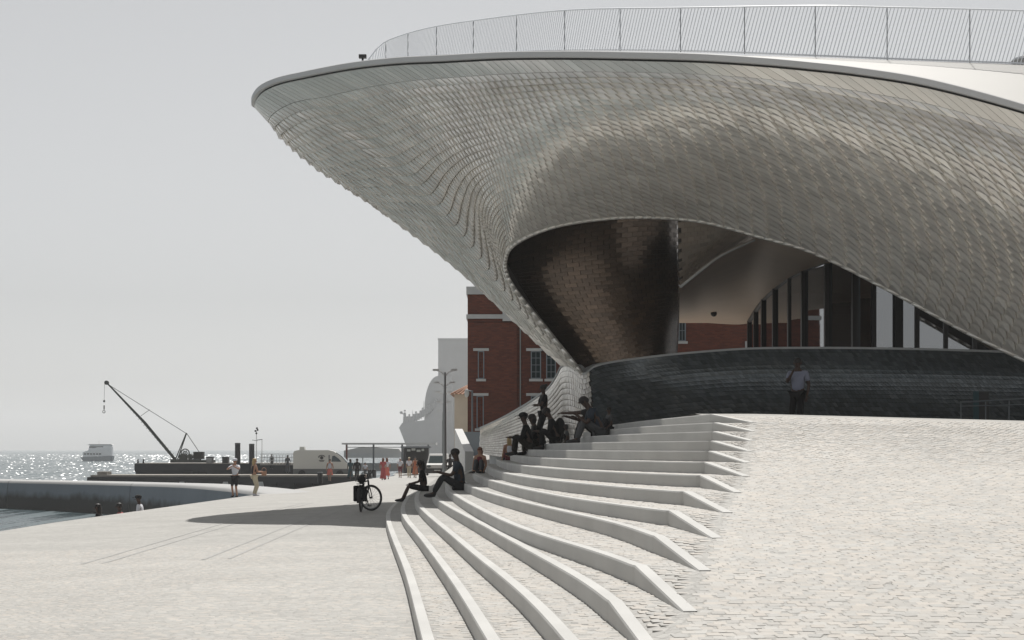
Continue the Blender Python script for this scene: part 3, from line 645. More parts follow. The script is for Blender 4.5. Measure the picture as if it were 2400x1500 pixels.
# windows are real openings in front of the wall: reveals framed proud
box_part('parapet', M['trim'], br, bx(1093), 60.1, DB-.12, DB+25.1, bz(690), bz(672))
box_part('band', M['trim'], br, bx(1093), 60.1, DB-.1, DB+.2, bz(747), bz(737))
box_part('band', M['trim'], br, bx(1093), bx(1098), DB+.2, DB+25, bz(747), bz(737))
box_part('bracket', M['trim'], br, bx(1178), bx(1199), DB-.3, DB-.1, bz(753), bz(714))
box_part('downpipe', M['steel'], br, bx(1218), bx(1221), DB-.12, DB-.02, bz(1030), bz(752))
box_part('pilaster', M['brick'], br, bx(1096.5), bx(1212), DB-.1, DB-.002, -2.3, bz(757))
def window(x0, x1, y0, y1, lint=True, nx=2, ny=4):
    X0, X1, Z0, Z1 = bx(x0), bx(x1), bz(y1), bz(y0); yf = DB-.13
    w_ = MB(); f = .05
    w_.box(X0, X0+f, yf, yf+.12, Z0, Z1); w_.box(X1-f, X1, yf, yf+.12, Z0, Z1); w_.box(X0+f, X1-f, yf, yf+.12, Z1-f, Z1); w_.box(X0+f, X1-f, yf, yf+.12, Z0, Z0+f)
    for i in range(1, nx): c_ = X0+(X1-X0)*i/nx; w_.box(c_-.012, c_+.012, yf+.03, yf+.08, Z0+f, Z1-f)
    for i in range(1, ny): c_ = Z0+(Z1-Z0)*i/ny; w_.box(X0+f, X1-f, yf+.035, yf+.075, c_-.012, c_+.012)
    o = w_.build('window', M['greywall'], br)
    MB().box(X0+f, X1-f, yf+.09, yf+.1, Z0+f, Z1-f).build('pane', M['carglass'], o)
    if lint: MB().box(X0-.22, X1+.22, yf-.06, yf+.1, Z1+.004, Z1+.13).build('lintel', M['trim'], o)
    MB().box(X0-.08, X1+.08, yf-.08, yf+.1, Z0-.12, Z0-.004).build('sill', M['trim'], o)
window(1120,1135,823,888); window(1244,1268,823,888); window(1280,1303,823,888); window(1117,1134,928,1004); window(1244,1268,928,1004); window(1280,1303,928,1004)
window(1250,1275,745,790,False); window(1590,1607,700,800,False); window(1280,1303,745,790,False)
box_part('corner_column', M['trim'], br, bx(1746), bx(1750), DB-.15, DB-.02, -2.3, bz(800))
sh = empty('cream_house', (0,0,0)); tag(sh, 'small cream house with terracotta roof left of the brick building', 'house')
MB().box(-5.6,-3.2,150,160,-2.4,4.4-.0).build('wall', M['cream'], sh, loc=(1.0,0,0))
rf = MB().add([(-4.95,149.5,4.3),(-2.0,149.5,4.3),(-2.0,160,4.3),(-4.95,160,4.3),(-3.3,151.5,5.15),(-2.0,151.5,5.15),(-2.0,158,5.15),(-3.3,158,5.15)], [(0,1,5,4),(0,4,7,3),(3,7,6,2),(4,5,6,7),(0,3,2,1)]).build('roof', M['terra'], sh)
for i in range(9):
    a = Vector((-4.8+.33*i,149.5,4.34)); b_ = Vector((max(-3.3,-4.8+.33*i),151.4,5.17)); MB().tube(a, b_, .07, .07, 6).build('tile_ridge', M['terra'], rf)
MB().box(-4.2,-3.5,149.95,149.99,-1.5,.8).build('door', M['dkred'], sh)
tag(MB().box(*[(1073-1200)/F*80,(1127-1200)/F*80],80,80.4,-2.2,P(0,1012,80)[2]).build('grey_wall', M['greywall']), 'low blue grey wall at the foot of the brick building', 'wall')
rw = MB(); a = P(1066,1005,70); b_ = P(1090,1058,62)
rw.add([(a[0],a[1],a[2]),(a[0]+.28,a[1],a[2]),(b_[0]+.28,b_[1],b_[2]),(b_[0],b_[1],b_[2]),(a[0],a[1],-2.2),(a[0]+.28,a[1],-2.2),(b_[0]+.28,b_[1],-2.2),(b_[0],b_[1],-2.2)], [(0,1,2,3),(0,3,7,4),(1,5,6,2),(3,2,6,7),(0,4,5,1)])
o = rw.build('ramp_wall', M['white']); tag(o, 'sloping white parapet wall beside the path up to the brick building', 'wall')
# lamp on the brick building corner
lp = empty('street_lamp', (bx(1112), 85, -2.0)); tag(lp, 'slim street lamp with a round globe in front of the brick corner window', 'street lamp')
h_ = P(0,915,85)[2]+2.0; MB().tube((0,0,0),(0,0,h_),.05,.04).build('pole', M['post'], lp); MB().tube((0,0,h_-.05),(-.22,0,h_),.025).build('arm', M['post'], lp)
MB().ball((-.25,0,h_-.12),(.11,.11,.2)).build('lamp_globe', M['white'], lp, True)
# row of lamp masts along the promenade
lm = empty('lamp_mast', (0,0,0))
tag(lm, 'grey lamp mast with twin arms, tallest and nearest of the row, beside the white van', 'lamp mast', 'lamp masts along the promenade')
MB().tube((0,0,0),(0,0,5.55),.085,.05,10).build('pole', M['steel'], lm)
MB().tube((0,0,0),(0,0,.35),.13,.13,10).build('base', M['steel'], lm)
for s in (-1, 1):
    pts = [Vector((s*.0,0,5.35)),Vector((s*.2,0,5.58)),Vector((s*.55,0,5.68))]; a = MB(); a.path(pts, .03, 6); a.build('arm', M['white'], lm)
    MB().box(min(s*.3,s*.62),max(s*.3,s*.62),-.07,.07,5.62,5.72).build('lamp_head', M['white'], lm)
mastD = [95,113,132,160,200,262]
def copy_tree(o, parent=None):
    c = o.copy(); col.objects.link(c); c.parent = parent
    for ch in [x for x in bpy.data.objects if x.parent == o]: copy_tree(ch, c)
    return c
labs = ['second lamp mast of the promenade row, just behind the nearest one','third lamp mast of the promenade row counted from the camera','fourth lamp mast of the promenade row, its arms below the third','fifth lamp mast of the promenade row, small and hazy','farthest lamp mast of the promenade row, its arms lowest in the haze']
for i, D in enumerate(mastD):
    o = lm if i == 0 else copy_tree(lm); px = 1043-i*1.2
    o.location = ((px-1200)/F*D, D, 3.9-5.62)
    if i: o['label'] = labs[i-1]

# ------------------------------------------------------------------ monument
DM = 950.; mx_ = lambda px: (px-1200)/F*DM; mz = lambda py: (HY-py)/F*DM
mo = empty('stone_monument', (0,0,0)); tag(mo, 'tall hazy stone monument with carved figures on its prow beyond the promenade', 'monument')
MB().box(mx_(1027), mx_(1120), DM, DM+20, -3, mz(796)).build('tower', M['monument'], mo)
MB().box(mx_(1026), mx_(1121), DM-1, DM+21, mz(796), mz(793)).build('cap', M['monument'], mo)
arc = [(mx_(1060),-3),(mx_(996),-3)]+[(mx_(996+32*(1-math.cos(t))), mz(960-78*math.sin(t))) for t in np.linspace(0, math.pi/2, 10)]+[(mx_(1060), mz(882))]
MB().prism(arc, DM-6, DM+8).build('side_wing', M['monument'], mo)
MB().prism([(mx_(962),-3),(mx_(938),mz(1003)),(mx_(945),mz(992)),(mx_(1000),mz(985)),(mx_(1035),mz(940)),(mx_(1050),mz(940)),(mx_(1050),-3)], DM-10, DM-6.1).build('prow', M['monument'], mo)
for i in range(16):
    px = 950+i*5.2; t_ = 992-(i/15)**1.5*45; hgt = (34 if i == 0 else 12+4*((i*7) % 3)); x = mx_(px)
    f = MB(); z0 = mz(t_+4); z1 = mz(t_-hgt)
    f.tube((x,DM-8,z0),(x+.2,DM-8,z0+(z1-z0)*.75),.9,.6,7); f.ball((x+.2,DM-8,z0+(z1-z0)*.86),.55,8)
    if i == 0: f.tube((x,DM-8,z0+(z1-z0)*.6),(x-1.2,DM-8,z0+(z1-z0)*.72),.3,.3,6); f.ball((x-1.6,DM-8,z0+(z1-z0)*.75),.8,8)
    if i % 5 == 3: f.tube((x+.5,DM-8,z0),(x+.8,DM-8,z1+3),.18,.1,5)
    f.build('carved_figure', M['monument'], mo)

# ------------------------------------------------------------------ breakwater, piers, barge, crane, ferry
bwp = [(-330,160,-2.5),(-150,150,-2.45),(22,140,-2.4),(170,133,-2.37),(310,124,-2.3),(450,110,-2.15),(600,93.5,-2.14),(660,87,-2.45)]
bw = empty('breakwater', (0,0,0)); tag(bw, 'long curved concrete breakwater with a rounded white top and weedy dark base', 'breakwater')
B_ = np.array([((p[0]-1200)/F*p[1], p[1], p[2]) for p in bwp]); Bc = catmull(B_, np.linspace(0, 1, 106))
tt = tang(Bc); ob = np.stack([tt[:,1], -tt[:,0], tt[:,2]*0], 1); ob /= np.linalg.norm(ob, axis=1, keepdims=True)
prof = [(.25,-5.2),(.22,-1.8),(.18,-.75),(.12,-.22),(.06,-.08),(-.1,-.02),(-.7,0),(-2.4,0),(-2.6,-.1),(-2.6,-3)]
for a, b_ in ((0, 30), (30, 60), (60, 106)):
    aa = a+ (0 if a == 0 else 0); seg = Bc[aa:b_+ (1 if b_ < 106 else 0)].copy(); so_ = ob[aa:b_+(1 if b_ < 106 else 0)]
    if a: seg[0] += (seg[1]-seg[0])*.08
    V = np.stack([seg+so_*o_+np.array([0,0,u_]) if u_ > -2.9 else np.stack([seg[:,0]+so_[:,0]*o_, seg[:,1]+so_[:,1]*o_, np.full(len(seg), -5.2)], 1) for o_, u_ in prof], 0)
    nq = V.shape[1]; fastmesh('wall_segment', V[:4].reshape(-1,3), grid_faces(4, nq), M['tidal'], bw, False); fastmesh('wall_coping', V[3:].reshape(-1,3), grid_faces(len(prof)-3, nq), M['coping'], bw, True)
def hx(px, D): return (px-1200)/F*D
# low pier
pr = empty('low_pier', (0,0,0)); tag(pr, 'long low dark pier with a bleached deck lying behind the breakwater', 'pier')
D = 170
MB().box(hx(212,D),hx(860,D),D,D+6,-2.62,-2.45).build('deck', M['deck'], pr)
MB().box(hx(205,D),hx(860,D),D-.2,D+6.2,-3.2,-2.63).build('beam', M['hull'], pr)
MB().box(hx(222,D),hx(245,D),D+1,D+3,-2.44,-2.15).build('fender_and_gap', M['deck'], pr)
for i in range(16): MB().box(hx(215+i*42,D),hx(226+i*42,D),D+.2,D+1.4,-5,-3.21).build('pile', M['hull'], pr)
for px in (428,530,612):  # added white panels stand for bright water seen through pier openings
    MB().add([(hx(px-9,D),D-.5,-3.6),(hx(px+9,D),D-.5,-3.6),(hx(px+5,D),D-.5,-3.05),(hx(px-5,D),D-.5,-3.05),(hx(px-9,D),D-.3,-3.6),(hx(px+9,D),D-.3,-3.6),(hx(px+5,D),D-.3,-3.05),(hx(px-5,D),D-.3,-3.05)],[(0,1,2,3),(7,6,5,4),(0,4,5,1),(1,5,6,2),(2,6,7,3),(3,7,4,0)]).build('fender_and_gap', M['white'], pr)
# barge / crane pontoon
D = 190; bg_ = empty('barge', (0,0,0)); tag(bg_, 'long black flat barge moored behind the low pier, carrying the crane', 'barge')
hl = MB(); zt, zb = P(0,1087,D)[2], P(0,1105,D)[2]; hl.box(hx(315,D),hx(800,D),D,D+8,zb,zt); hl.build('hull', M['hull'], bg_)
for a, b_ in ((316,428),(450,466),(482,800)): MB().box(hx(a,D),hx(b_,D),D+.3,D+7.7,-4.8,zb-.003).build('lower_hull', M['hull'], bg_)
MB().box(hx(316,D),hx(800,D),D+.2,D+7.8,zt+.003,zt+.06).build('deck', M['deck'], bg_)
for px in (321,334): MB().tube((hx(px,D),D+.5,zt+.05),(hx(px,D),D+.5,zt+.45),.1,.07).build('bollard', M['hull'], bg_)
DC = 193; cr = empty('derrick_crane', P(415,1084,DC)); tag(cr, 'old dark derrick crane with a long slanting boom on the barge', 'crane')
def cp_(px, py, dy=0): a = Vector(P(px, py, DC))-Vector(P(415,1084,DC)); a.y += dy; return a
bm = MB()
for s in (-.22, .22):
    bm.path([cp_(417,1083,s),cp_(340,990,s),cp_(250,897,s*.4)], .075, 6); bm.path([cp_(411,1080,s),cp_(333,986,s),cp_(250,897,s*.4)], .06, 6)
for i in range(26):
    t0 = i/26; a = cp_(417-167*t0,1083-186*t0); bm.tube(a+Vector((-.2*(1-t0),-.2*(1-t0*.6),0)), a+Vector((.1,.2*(1-t0*.6),.25*(1-t0))), .03, .03, 4)
bm.build('boom', M['crane'], cr)
hh = MB(); hh.tube(cp_(250,897,-.2),cp_(250,897,.2),.22,.22,12); hh.build('boom_head', M['crane'], cr)
MB().path([cp_(252,900),cp_(437,1016)], .03, 5).build('stay_cable', M['crane'], cr)
MB().path([cp_(330,975),cp_(351,960)], .025, 5).build('stay_strut', M['crane'], cr)
for s in (-.6, .6): MB().path([cp_(414,1076,s),cp_(437,1015,s*.2)], .06, 6).build('mast_leg', M['crane'], cr)
MB().path([cp_(437,1015),cp_(478,1076)], .035, 5).build('back_stay', M['crane'], cr)
MB().path([cp_(245,900),cp_(244,945)], .018, 4).build('hoist_rope', M['crane'], cr)
MB().ball(cp_(244,940),.12,8).build('hook_block', M['crane'], cr); hk = MB(); hk.tube(cp_(244,950),cp_(244,960),.07,.07,6); hk.torus(cp_(243.5,965),(0,1,0),.13,.035,14,5); hk.build('hook', M['crane'], cr)
wn = MB(); wn.torus(cp_(434,1062),(0,1,0),.42,.06,20,6); wn.torus(cp_(434,1062),(0,1,0),.2,.05,16,5)
for i in range(6): t0 = i*math.pi/3; c0 = cp_(434,1062); wn.tube(c0, c0+Vector((math.cos(t0)*.42,0,math.sin(t0)*.42)), .03, .03, 4)
wn.tube(cp_(430,1072,-.5),cp_(430,1072,.5),.4,.4,12); wn.tube(cp_(446,1070,-.5),cp_(446,1070,.5),.28,.28,12); wn.box(-.6,2.4,-.6,.6,-.0,.35); wn.build('winch', M['crane'], cr)
MB().box(1.75,2.75,-.5,.5,.36,1.1).build('engine_box', M['olive'], cr)
MB().box(2.4,3.9,-.35,.35,.0,.25).build('tail_beam', M['crane'], cr)
def crate(px, D, y0, y1, w_, m, lab):
    e = empty('deck_box', (hx(px,D),D,P(0,y1,D)[2])); hgt = (y1-y0)/F*D; wd = w_/F*D/2
    MB().box(-wd,wd,0,1.2,0,hgt).build('body', m, e); 
    for i in range(4): MB().box(-wd*.9,wd*.9,-.04,-.003,hgt*(.1+.22*i),hgt*(.22+.22*i)).build('slat', M['trim'] if m != M['hull'] else M['crane'], e)
    MB().box(-wd-.05,wd+.05,-.05,1.25,hgt+.003,hgt+.06).build('lid', M['crane'], e); tag(e, lab, 'box')
crate(490, 191, 1072, 1085, 14, M['ltgrey'], 'pale slatted deck box on the barge just right of the crane')
crate(527, 191, 1072, 1086, 13, M['hull'], 'dark deck box on the barge between the crane and the mooring piles')
for px, y0, lab in ((557,1038,'left thick mooring pile rising behind the man in white shirt'),(590,1040,'right thick mooring pile rising behind the fair haired woman')):
    D = 186; e = empty('mooring_pile', (hx(px,D),D,-4.6)); z1 = P(0,y0,D)[2]+4.6; MB().tube((0,0,0),(0,0,z1-.12),.27,.27,14).build('shaft', M['hull'], e); MB().tube((0,0,z1-.117),(0,0,z1),.3,.26,14).build('cap', M['crane'], e); tag(e, lab, 'mooring pile')
for px, y0, lab, hd_ in ((601,1010,'tall thin signal mast with three lamps above the barge',True),(614,1030,'thin white lamp mast right of the signal mast',False)):
    D = 195; z0 = P(0,1086,D)[2]; z1 = P(0,y0,D)[2]-z0; e = empty('signal_mast', (hx(px,D),D,z0)); MB().tube((0,0,0),(0,0,z1),.045,.03,6).build('pole', M['white'], e)
    if hd_:
        for dx, dz in ((-.1,0),(.12,.1),(0,-.25),(.05,.28)): MB().ball((dx,0,z1+dz),.11,8).build('lamp', M['carblack'], e)
        MB().tube((-.45,0,z1*.72),(.1,0,z1*.7),.03).build('crossarm', M['post'], e)
    else: MB().tube((-.5,0,z1-.05),(.05,0,z1),.04).build('crossarm', M['post'], e)
    tag(e, lab, 'mast')
D = 184; e = empty('gangway', (0,0,0)); z0 = P(0,1088,D)[2]; zt = P(0,1066,D)[2]
for i in range(12): MB().tube((hx(612+i*7.2,D),D,z0),(hx(612+i*7.2,D),D,zt),.025,.025,5).build('stanchion', M['white'], e)
for y in (1064,1072,1080): MB().tube((hx(610,D),D,P(0,y,D)[2]),(hx(694,D),D,P(0,y,D)[2]),.028,.028,5).build('rail', M['white'], e)
MB().box(hx(610,D),hx(694,D),D-.2,D+1.2,z0-.1,z0).build('walkway', M['deck'], e); tag(e, 'white railed gangway between the mast and the camper van', 'gangway')
# ferry
D = 640; fz = -4.5; e = empty('ferry', (hx(228,D),D,fz)); tag(e, 'small white passenger ferry crossing the river on the left', 'ferry')
sc = D/F
def fpoly(pts, y0, y1, name, m): return MB().prism([((x-228)*sc, (1081-y)*sc) for x, y in pts], y0, y1).build(name, m, e)
fpoly([(192,1072),(196,1081),(262,1081),(266,1074),(266,1068),(190,1071)], -1.6, 1.6, 'hull', M['greywall'])
fpoly([(196,1070.5),(264,1067.8),(263,1048),(230,1048),(196,1060)], -1.4, 1.4, 'cabin', M['ferry'])
fpoly([(208,1059),(230,1047.8),(262,1047.8),(262,1043),(212,1043)], -1.2, 1.2, 'upper_cabin', M['ferry'])
fpoly([(206,1043),(266,1043),(262,1041),(212,1041)], -1.5, 1.5, 'roof', M['white'])
for i in range(6): fpoly([(199+i*7,1066),(204+i*7,1066),(204+i*7,1062),(199+i*7,1062)], -1.46, -1.41, 'window', M['carglass'])
fpoly([(211,1050),(244,1050),(244,1046),(211,1046)], -1.26, -1.21, 'bridge_window', M['carglass'])
MB().tube((.6,0,5.6),(.6,0,7.2),.08,.04,5).build('mast', M['white'], e)
# camper van --------------------------------------------------------------
D = 176; sc = D/F; e = empty('camper_van', (hx(752,D),D,(HY-1119)*sc)); tag(e, 'light grey high roof delivery van with a dark round emblem on its side', 'van')
def vp_(pts, y0, y1, name, m): return MB().prism([((x-752)*sc, (1119-y)*sc) for x, y in pts], y0, y1).build(name, m, e)
vp_([(687,1112),(687,1062),(690,1057),(698,1055),(770,1055),(782,1058),(800,1071),(812,1085),(816,1092),(816,1112)], 0, 2.0, 'body', M['van'])
vp_([(687,1113.5),(687,1099),(816,1099),(816,1113.5)], -.04, -.003, 'side_cladding', M['vandark'])
vp_([(777,1082),(779,1069),(784,1068),(794,1075),(800,1082)], -.03, -.003, 'side_window', M['carglass'])
vp_([(786,1061.5),(799,1071.5),(811,1085),(814,1084),(801,1069.5),(788,1060.5)], .15, 1.85, 'windscreen', M['carglass'])
vp_([(700,1054.8),(713,1054.8),(712,1047),(701,1047)], .5, 1.5, 'roof_unit', M['van'])
for px in (708,797):
    wv_ = MB(); c0 = ((px-752)*sc, -.05, (1119-1110.5)*sc); wv_.torus(c0,(0,1,0),.27,.09,18,6); wv_.tube((c0[0],-.06,c0[2]),(c0[0],.1,c0[2]),.2,.2,12); wv_.build('wheel', M['carblack'], e)
em = MB(); cx, cz = 2*sc, (1119-1073)*sc
em.prism([(cx+.16*math.cos(t), cz+.16*math.sin(t)) for t in np.linspace(0, 2*math.pi, 15)[:-1]], -.02, -.004)
for k in range(9):
    t = R(20+k*17.5); t2 = R(20+k*17.5+13); em.prism([(cx+.24*math.cos(t),cz+.2*math.sin(t)),(cx+.36*math.cos(t),cz+.28*math.sin(t)),(cx+.36*math.cos(t2),cz+.28*math.sin(t2)),(cx+.24*math.cos(t2),cz+.2*math.sin(t2))], -.02, -.004)
em.box(cx-.26,cx+.26,-.02,-.004,cz-.27,cz-.21); em.box(cx-.2,cx+.2,-.02,-.004,cz-.36,cz-.31); em.build('emblem', M['carblack'], e)
MB().box((770-752)*sc,(773-752)*sc,-.02,-.003,.3,2.1).build('door_seam', M['vandark'], e)
# quay under the van
tag(MB().box(hx(694,172),hx(835,172),172,184,-5,-2.78).build('van_quay', M['hull']), kind='structure')
# white small van, seen from the front
D = 160; sc = D/F; e = empty('white_van', (hx(1025,D),D,plaza_z(0,D))); tag(e, 'small white van facing the camera behind the seated woman in black', 'van')
W_ = .93
def ring(y, w0, w1, z0, z1): return [(-w0,y,z0),(w0,y,z0),(w1,y,z1),(-w1,y,z1)]
v = ring(0,.90,.92,.28,.92)+ring(.9,.93,.93,.28,1.05)+ring(1.55,.93,.76,.28,1.82)+ring(4.2,.93,.80,.28,1.86)
MB().add(v, [(3,2,1,0)]+[(a+i, a+(i+1) % 4, a+4+(i+1) % 4, a+4+i) for a in (0,4,8) for i in range(4)]+[(12,13,14,15)]).build('body', M['white'], e)
MB().add([(-.80,.93,1.07),(.80,.93,1.07),(.70,1.44,1.66),(-.70,1.44,1.66),(-.80,.90,1.09),(.80,.90,1.09),(.70,1.41,1.68),(-.70,1.41,1.68)],[(4,5,6,7),(0,1,5,4),(1,2,6,5),(2,3,7,6),(3,0,4,7)]).build('windscreen', M['carglass'], e)
MB().box(-.94,.94,-.08,-.003,.2,.62).build('bumper', M['carblack'], e); MB().box(-.26,.26,-.1,-.085,.40,.50).build('number_plate', M['white'], e)
for s in (-1,1):
    MB().ball((s*.72,-.0,.80),(.17,.06,.11),10).build('headlight', M['carglass'], e); MB().tube((s*.8,.5,.32),(s*.95,.5,.32),.32,.32,14).build('wheel', M['carblack'], e); MB().box(min(s*.95,s*1.12),max(s*.95,s*1.12),.95,1.1,1.08,1.28).build('mirror', M['carblack'], e)
# promenade shelter with tents --------------------------------------------
D = 200; sc = D/F; gz = plaza_z(0,D)
e = empty('shelter', (0,0,0)); tag(e, 'long flat roofed shelter on slim posts beyond the walking people', 'shelter')
MB().box(hx(803,D),hx(1022,D),D-1,D+4,(HY-1042)*sc,(HY-1038)*sc).build('roof', M['trim'], e)
for px in (813,876,943,1004): MB().box(hx(px-2,D),hx(px+2,D),D-.4,D-.1,gz,(HY-1042)*sc).build('post', M['dkred'] if px in (813,) else M['post'], e)
MB().box(hx(812,D),hx(1012,D),D-.45,D-.35,(HY-1049)*sc,(HY-1047.5)*sc).build('tie_rail', M['post'], e)
D2 = 215; s2 = D2/F
e = empty('marquee', (0,0,0)); tag(e, 'low white marquee with a grey valance behind the shelter posts', 'marquee')
MB().prism([(hx(806,D2),(HY-1073)*s2),(hx(806,D2),(HY-1056)*s2),(hx(850,D2),(HY-1047)*s2),(hx(935,D2),(HY-1052)*s2),(hx(950,D2),(HY-1073)*s2)], D2, D2+8).build('canopy', M['white'], e)
MB().box(hx(808,D2),hx(948,D2),D2-.2,D2-.01,(HY-1073)*s2,(HY-1062)*s2).build('valance', M['trim'], e)
for px in (812,850,905,945): MB().tube((hx(px,D2),D2+.1,gz-.1),(hx(px,D2),D2+.1,(HY-1073)*s2),.06).build('pole', M['white'], e)
MB().box(hx(812,D2),hx(948,D2),D2+3,D2+3.3,gz-.1,(HY-1086)*s2).build('counter', M['trim'], e)
e = empty('kiosk', (0,0,0)); D2 = 192; s2 = D2/F; tag(e, 'dark open kiosk with white lettered boards under the shelter roof', 'kiosk')
MB().box(hx(945,D2),hx(1003,D2),D2+2,D2+2.2,gz,(HY-1050)*s2).build('back_wall', M['hull'], e)
MB().box(hx(940,D2),hx(1010,D2),D2-.6,D2+2.4,(HY-1050)*s2,(HY-1046)*s2).build('roof', M['post'], e)
MB().box(hx(945,D2),hx(952,D2),D2,D2+1.99,gz,(HY-1050.2)*s2).build('side_wall', M['hull'], e); MB().box(hx(998,D2),hx(1004,D2),D2,D2+1.99,gz,(HY-1050.2)*s2).build('side_wall', M['hull'], e)
MB().box(hx(953,D2),hx(997,D2),D2+.1,D2+.9,gz,(HY-1086)*s2).build('counter', M['dkgrey'], e)
for i, (px, py, w_) in enumerate(((958,1055,8),(969,1053,9),(981,1056,9),(991,1054,6))): MB().box(hx(px-w_/2,D2),hx(px+w_/2,D2),D2-.02,D2+.03,(HY-py-3)*s2,(HY-py+2)*s2).build('board', M['sign'], e)
for px, D2, lab in ((750,133,'black litter bin standing alone near the quay edge'),(866,172,'left of the two small dark bins beyond the bicycle'),(877,172,'right of the two small dark bins beyond the bicycle')):
    e = empty('litter_bin', (hx(px,D2),D2,plaza_z(hx(px,D2),D2))); MB().tube((0,0,0),(0,0,.72),.19,.19,12).build('drum', M['carblack'], e); MB().tube((0,0,.725),(0,0,.8),.2,.17,12).build('lid', M['steel'], e); tag(e, lab, 'bin')
# roof objects
e = empty('roof_camera', P(850,146,55)); MB().tube((0,0,-.1),(0,0,.12),.03).build('stem', M['carblack'], e); MB().box(-.11,.11,-.08,.08,.12,.22).build('housing', M['carblack'], e); MB().box(-.14,-.04,-.06,.06,-.06,.02).build('junction_box', M['carblack'], e); tag(e, 'tiny dark security camera on the roof edge where the balustrade begins', 'camera')
e = empty('roof_disc', P(2425,158,43.8)); MB().tube((0,0,.0),(0,0,.14),.1,.1,10).build('stem', M['post'], e); MB().tube((0,0,.14),(0,0,.2),.55,.5,24).build('cap', M['post'], e); tag(e, 'dark round cap on the white roof at the right edge', 'vent')
# sign and rail at right on the terrace
e = empty('info_sign', P(2288,972,44)); MB().box(-.065,.065,0,.05,-.3,.55).build('panel', M['teal'], e); MB().box(.07,.3,.02,.12,-.3,.55).build('side_panel', M['carblack'], e); tag(e, 'slim upright sign panel standing before the dark plinth wall at right', 'sign')
e = empty('guard_rail', (0,0,0)); tag(e, 'low dark metal guard rail on the terrace by the right edge', 'railing'); D2 = 42.5; s2 = D2/F
MB().tube(P(2250,943,D2+1.2),P(2440,932,D2),.02).build('top_rail', M['post'], e); MB().tube(P(2250,952,D2+1.2),P(2440,947,D2),.012).build('mid_rail', M['post'], e)
for px, t0 in ((2252,1.2),(2310,.85),(2365,.5),(2420,.1)): a = P(px,943-(px-2250)*.058,D2+t0); MB().tube(a,(a[0],a[1],.3),.015).build('post', M['post'], e)

# ------------------------------------------------------------------ bicycle
def bicycle():
    D = 50.; e = empty('bicycle', (hx(846,D), D, -1.7), R(-8)); tag(e, 'black bicycle parked in the canopy shadow on the plaza, front wheel turned', 'bicycle')
    k = M['carblack']
    def wheel(c, ax, name):
        t = MB(); t.torus(c, ax, .33, .026, 36, 8); o = t.build('tyre' if name == 'w' else name, k, e, True)
        r = MB(); r.torus(c, ax, .298, .012, 32, 5); r.build('rim', M['steel'], o)
        s = MB(); c = Vector(c); ax = Vector(ax).normalized(); u = ax.orthogonal().normalized(); w_ = ax.cross(u)
        for i in range(20): t0 = 2*math.pi*i/20; s.tube(c+ax*(.03*(-1)**i), c+(u*math.cos(t0)+w_*math.sin(t0))*.3, .0025, .0025, 4)
        s.tube(c-ax*.05, c+ax*.05, .025, .025, 10); s.build('spokes', k, o)
    wheel((0,0,.35), (1,.12,0), 'rear_wheel'); wheel((.05,1.02,.35), (.35,1,0), 'front_wheel')
    f = MB(); bbk = Vector((0,.42,.28)); st = Vector((0,.3,.78)); hd0 = Vector((.02,.9,.62)); hd1 = Vector((.01,.84,.82)); ra = Vector((0,0,.35))
    f.tube(bbk,st,.02); f.tube(bbk,hd0,.024); f.tube(st,hd1,.02); f.tube(hd0,hd1,.026)
    for s in (-.05,.05): f.tube(bbk+Vector((s,0,0)),ra+Vector((s,0,0)),.011); f.tube(st,ra+Vector((s,0,0)),.01)
    f.build('frame', k, e)
    fk = MB(); fa = Vector((.05,1.02,.35))
    for s in (-.06,.06): o_ = Vector((s*.35,s,0)); fk.tube(hd0+o_*.9,fa+o_,.013)
    fk.build('fork', k, e)
    hb_ = MB(); stm = Vector((.0,.80,1.0)); hb_.tube(hd1,stm,.018); d = Vector((.62,-.78,0)).normalized(); hb_.path([stm-d*.02,stm+d*.31+Vector((0,0,.03)),stm+d*.36+Vector((0,.0,-.04))], .016); hb_.path([stm,stm-d*.3+Vector((0,0,.03)),stm-d*.35+Vector((0,0,.0))], .016)
    hb_.tube(stm+d*.2,stm+d*.2+Vector((.05,.1,.12)),.012); hb_.build('handlebar', k, e)
    sd = MB(); sd.tube(st,Vector((0,.27,.95)),.014); sd.ball((0,.22,.97),(.075,.14,.035),10); sd.build('saddle', k, e, True)
    cr_ = MB(); cr_.torus(bbk+Vector((.06,0,0)),(1,0,0),.085,.008,20,4); cr_.tube(bbk-Vector((.1,0,0)),bbk+Vector((.1,0,0)),.018)
    cr_.tube(bbk+Vector((.09,0,0)),bbk+Vector((.09,.1,-.13)),.01); cr_.tube(bbk-Vector((.09,0,0)),bbk-Vector((.09,.1,-.13)),.01)
    cr_.box(.07,.16,.48,.57,.13,.155); cr_.box(-.16,-.07,.27,.36,.40,.425); cr_.build('crank', k, e)
    rk = MB(); rk.box(-.07,.07,-.25,.22,.74,.755)
    for s in (-.06,.06): rk.tube((s,-.1,.75),(s,0,.36),.006); rk.tube((s,.15,.75),(s,0,.36),.006)
    rk.build('rack', k, e)
    mg_ = MB(); pts = [Vector((0,-.37*math.cos(t),.35+.37*math.sin(t))) for t in np.linspace(-.3, 2.2, 12)]
    for a, b_ in zip(pts[:-1], pts[1:]): mg_.add([a+Vector((-.035,0,0)),a+Vector((.035,0,0)),b_+Vector((.035,0,0)),b_+Vector((-.035,0,0))], [(0,1,2,3)])
    mg_.build('mudguard', k, e)
    bag = MB(); bag.box(-.17,-.07,-.2,.14,.28,.70); bag.box(.07,.15,-.18,.12,.3,.68)
    o = bag.build('pannier', M['blk'], e); bv = o.modifiers.new('b', 'BEVEL'); bv.width = .03; bv.segments = 3
    MB().ball((.02,-.02,.86),(.12,.15,.11),10).build('bundle', M['blk'], e, True)
bicycle()

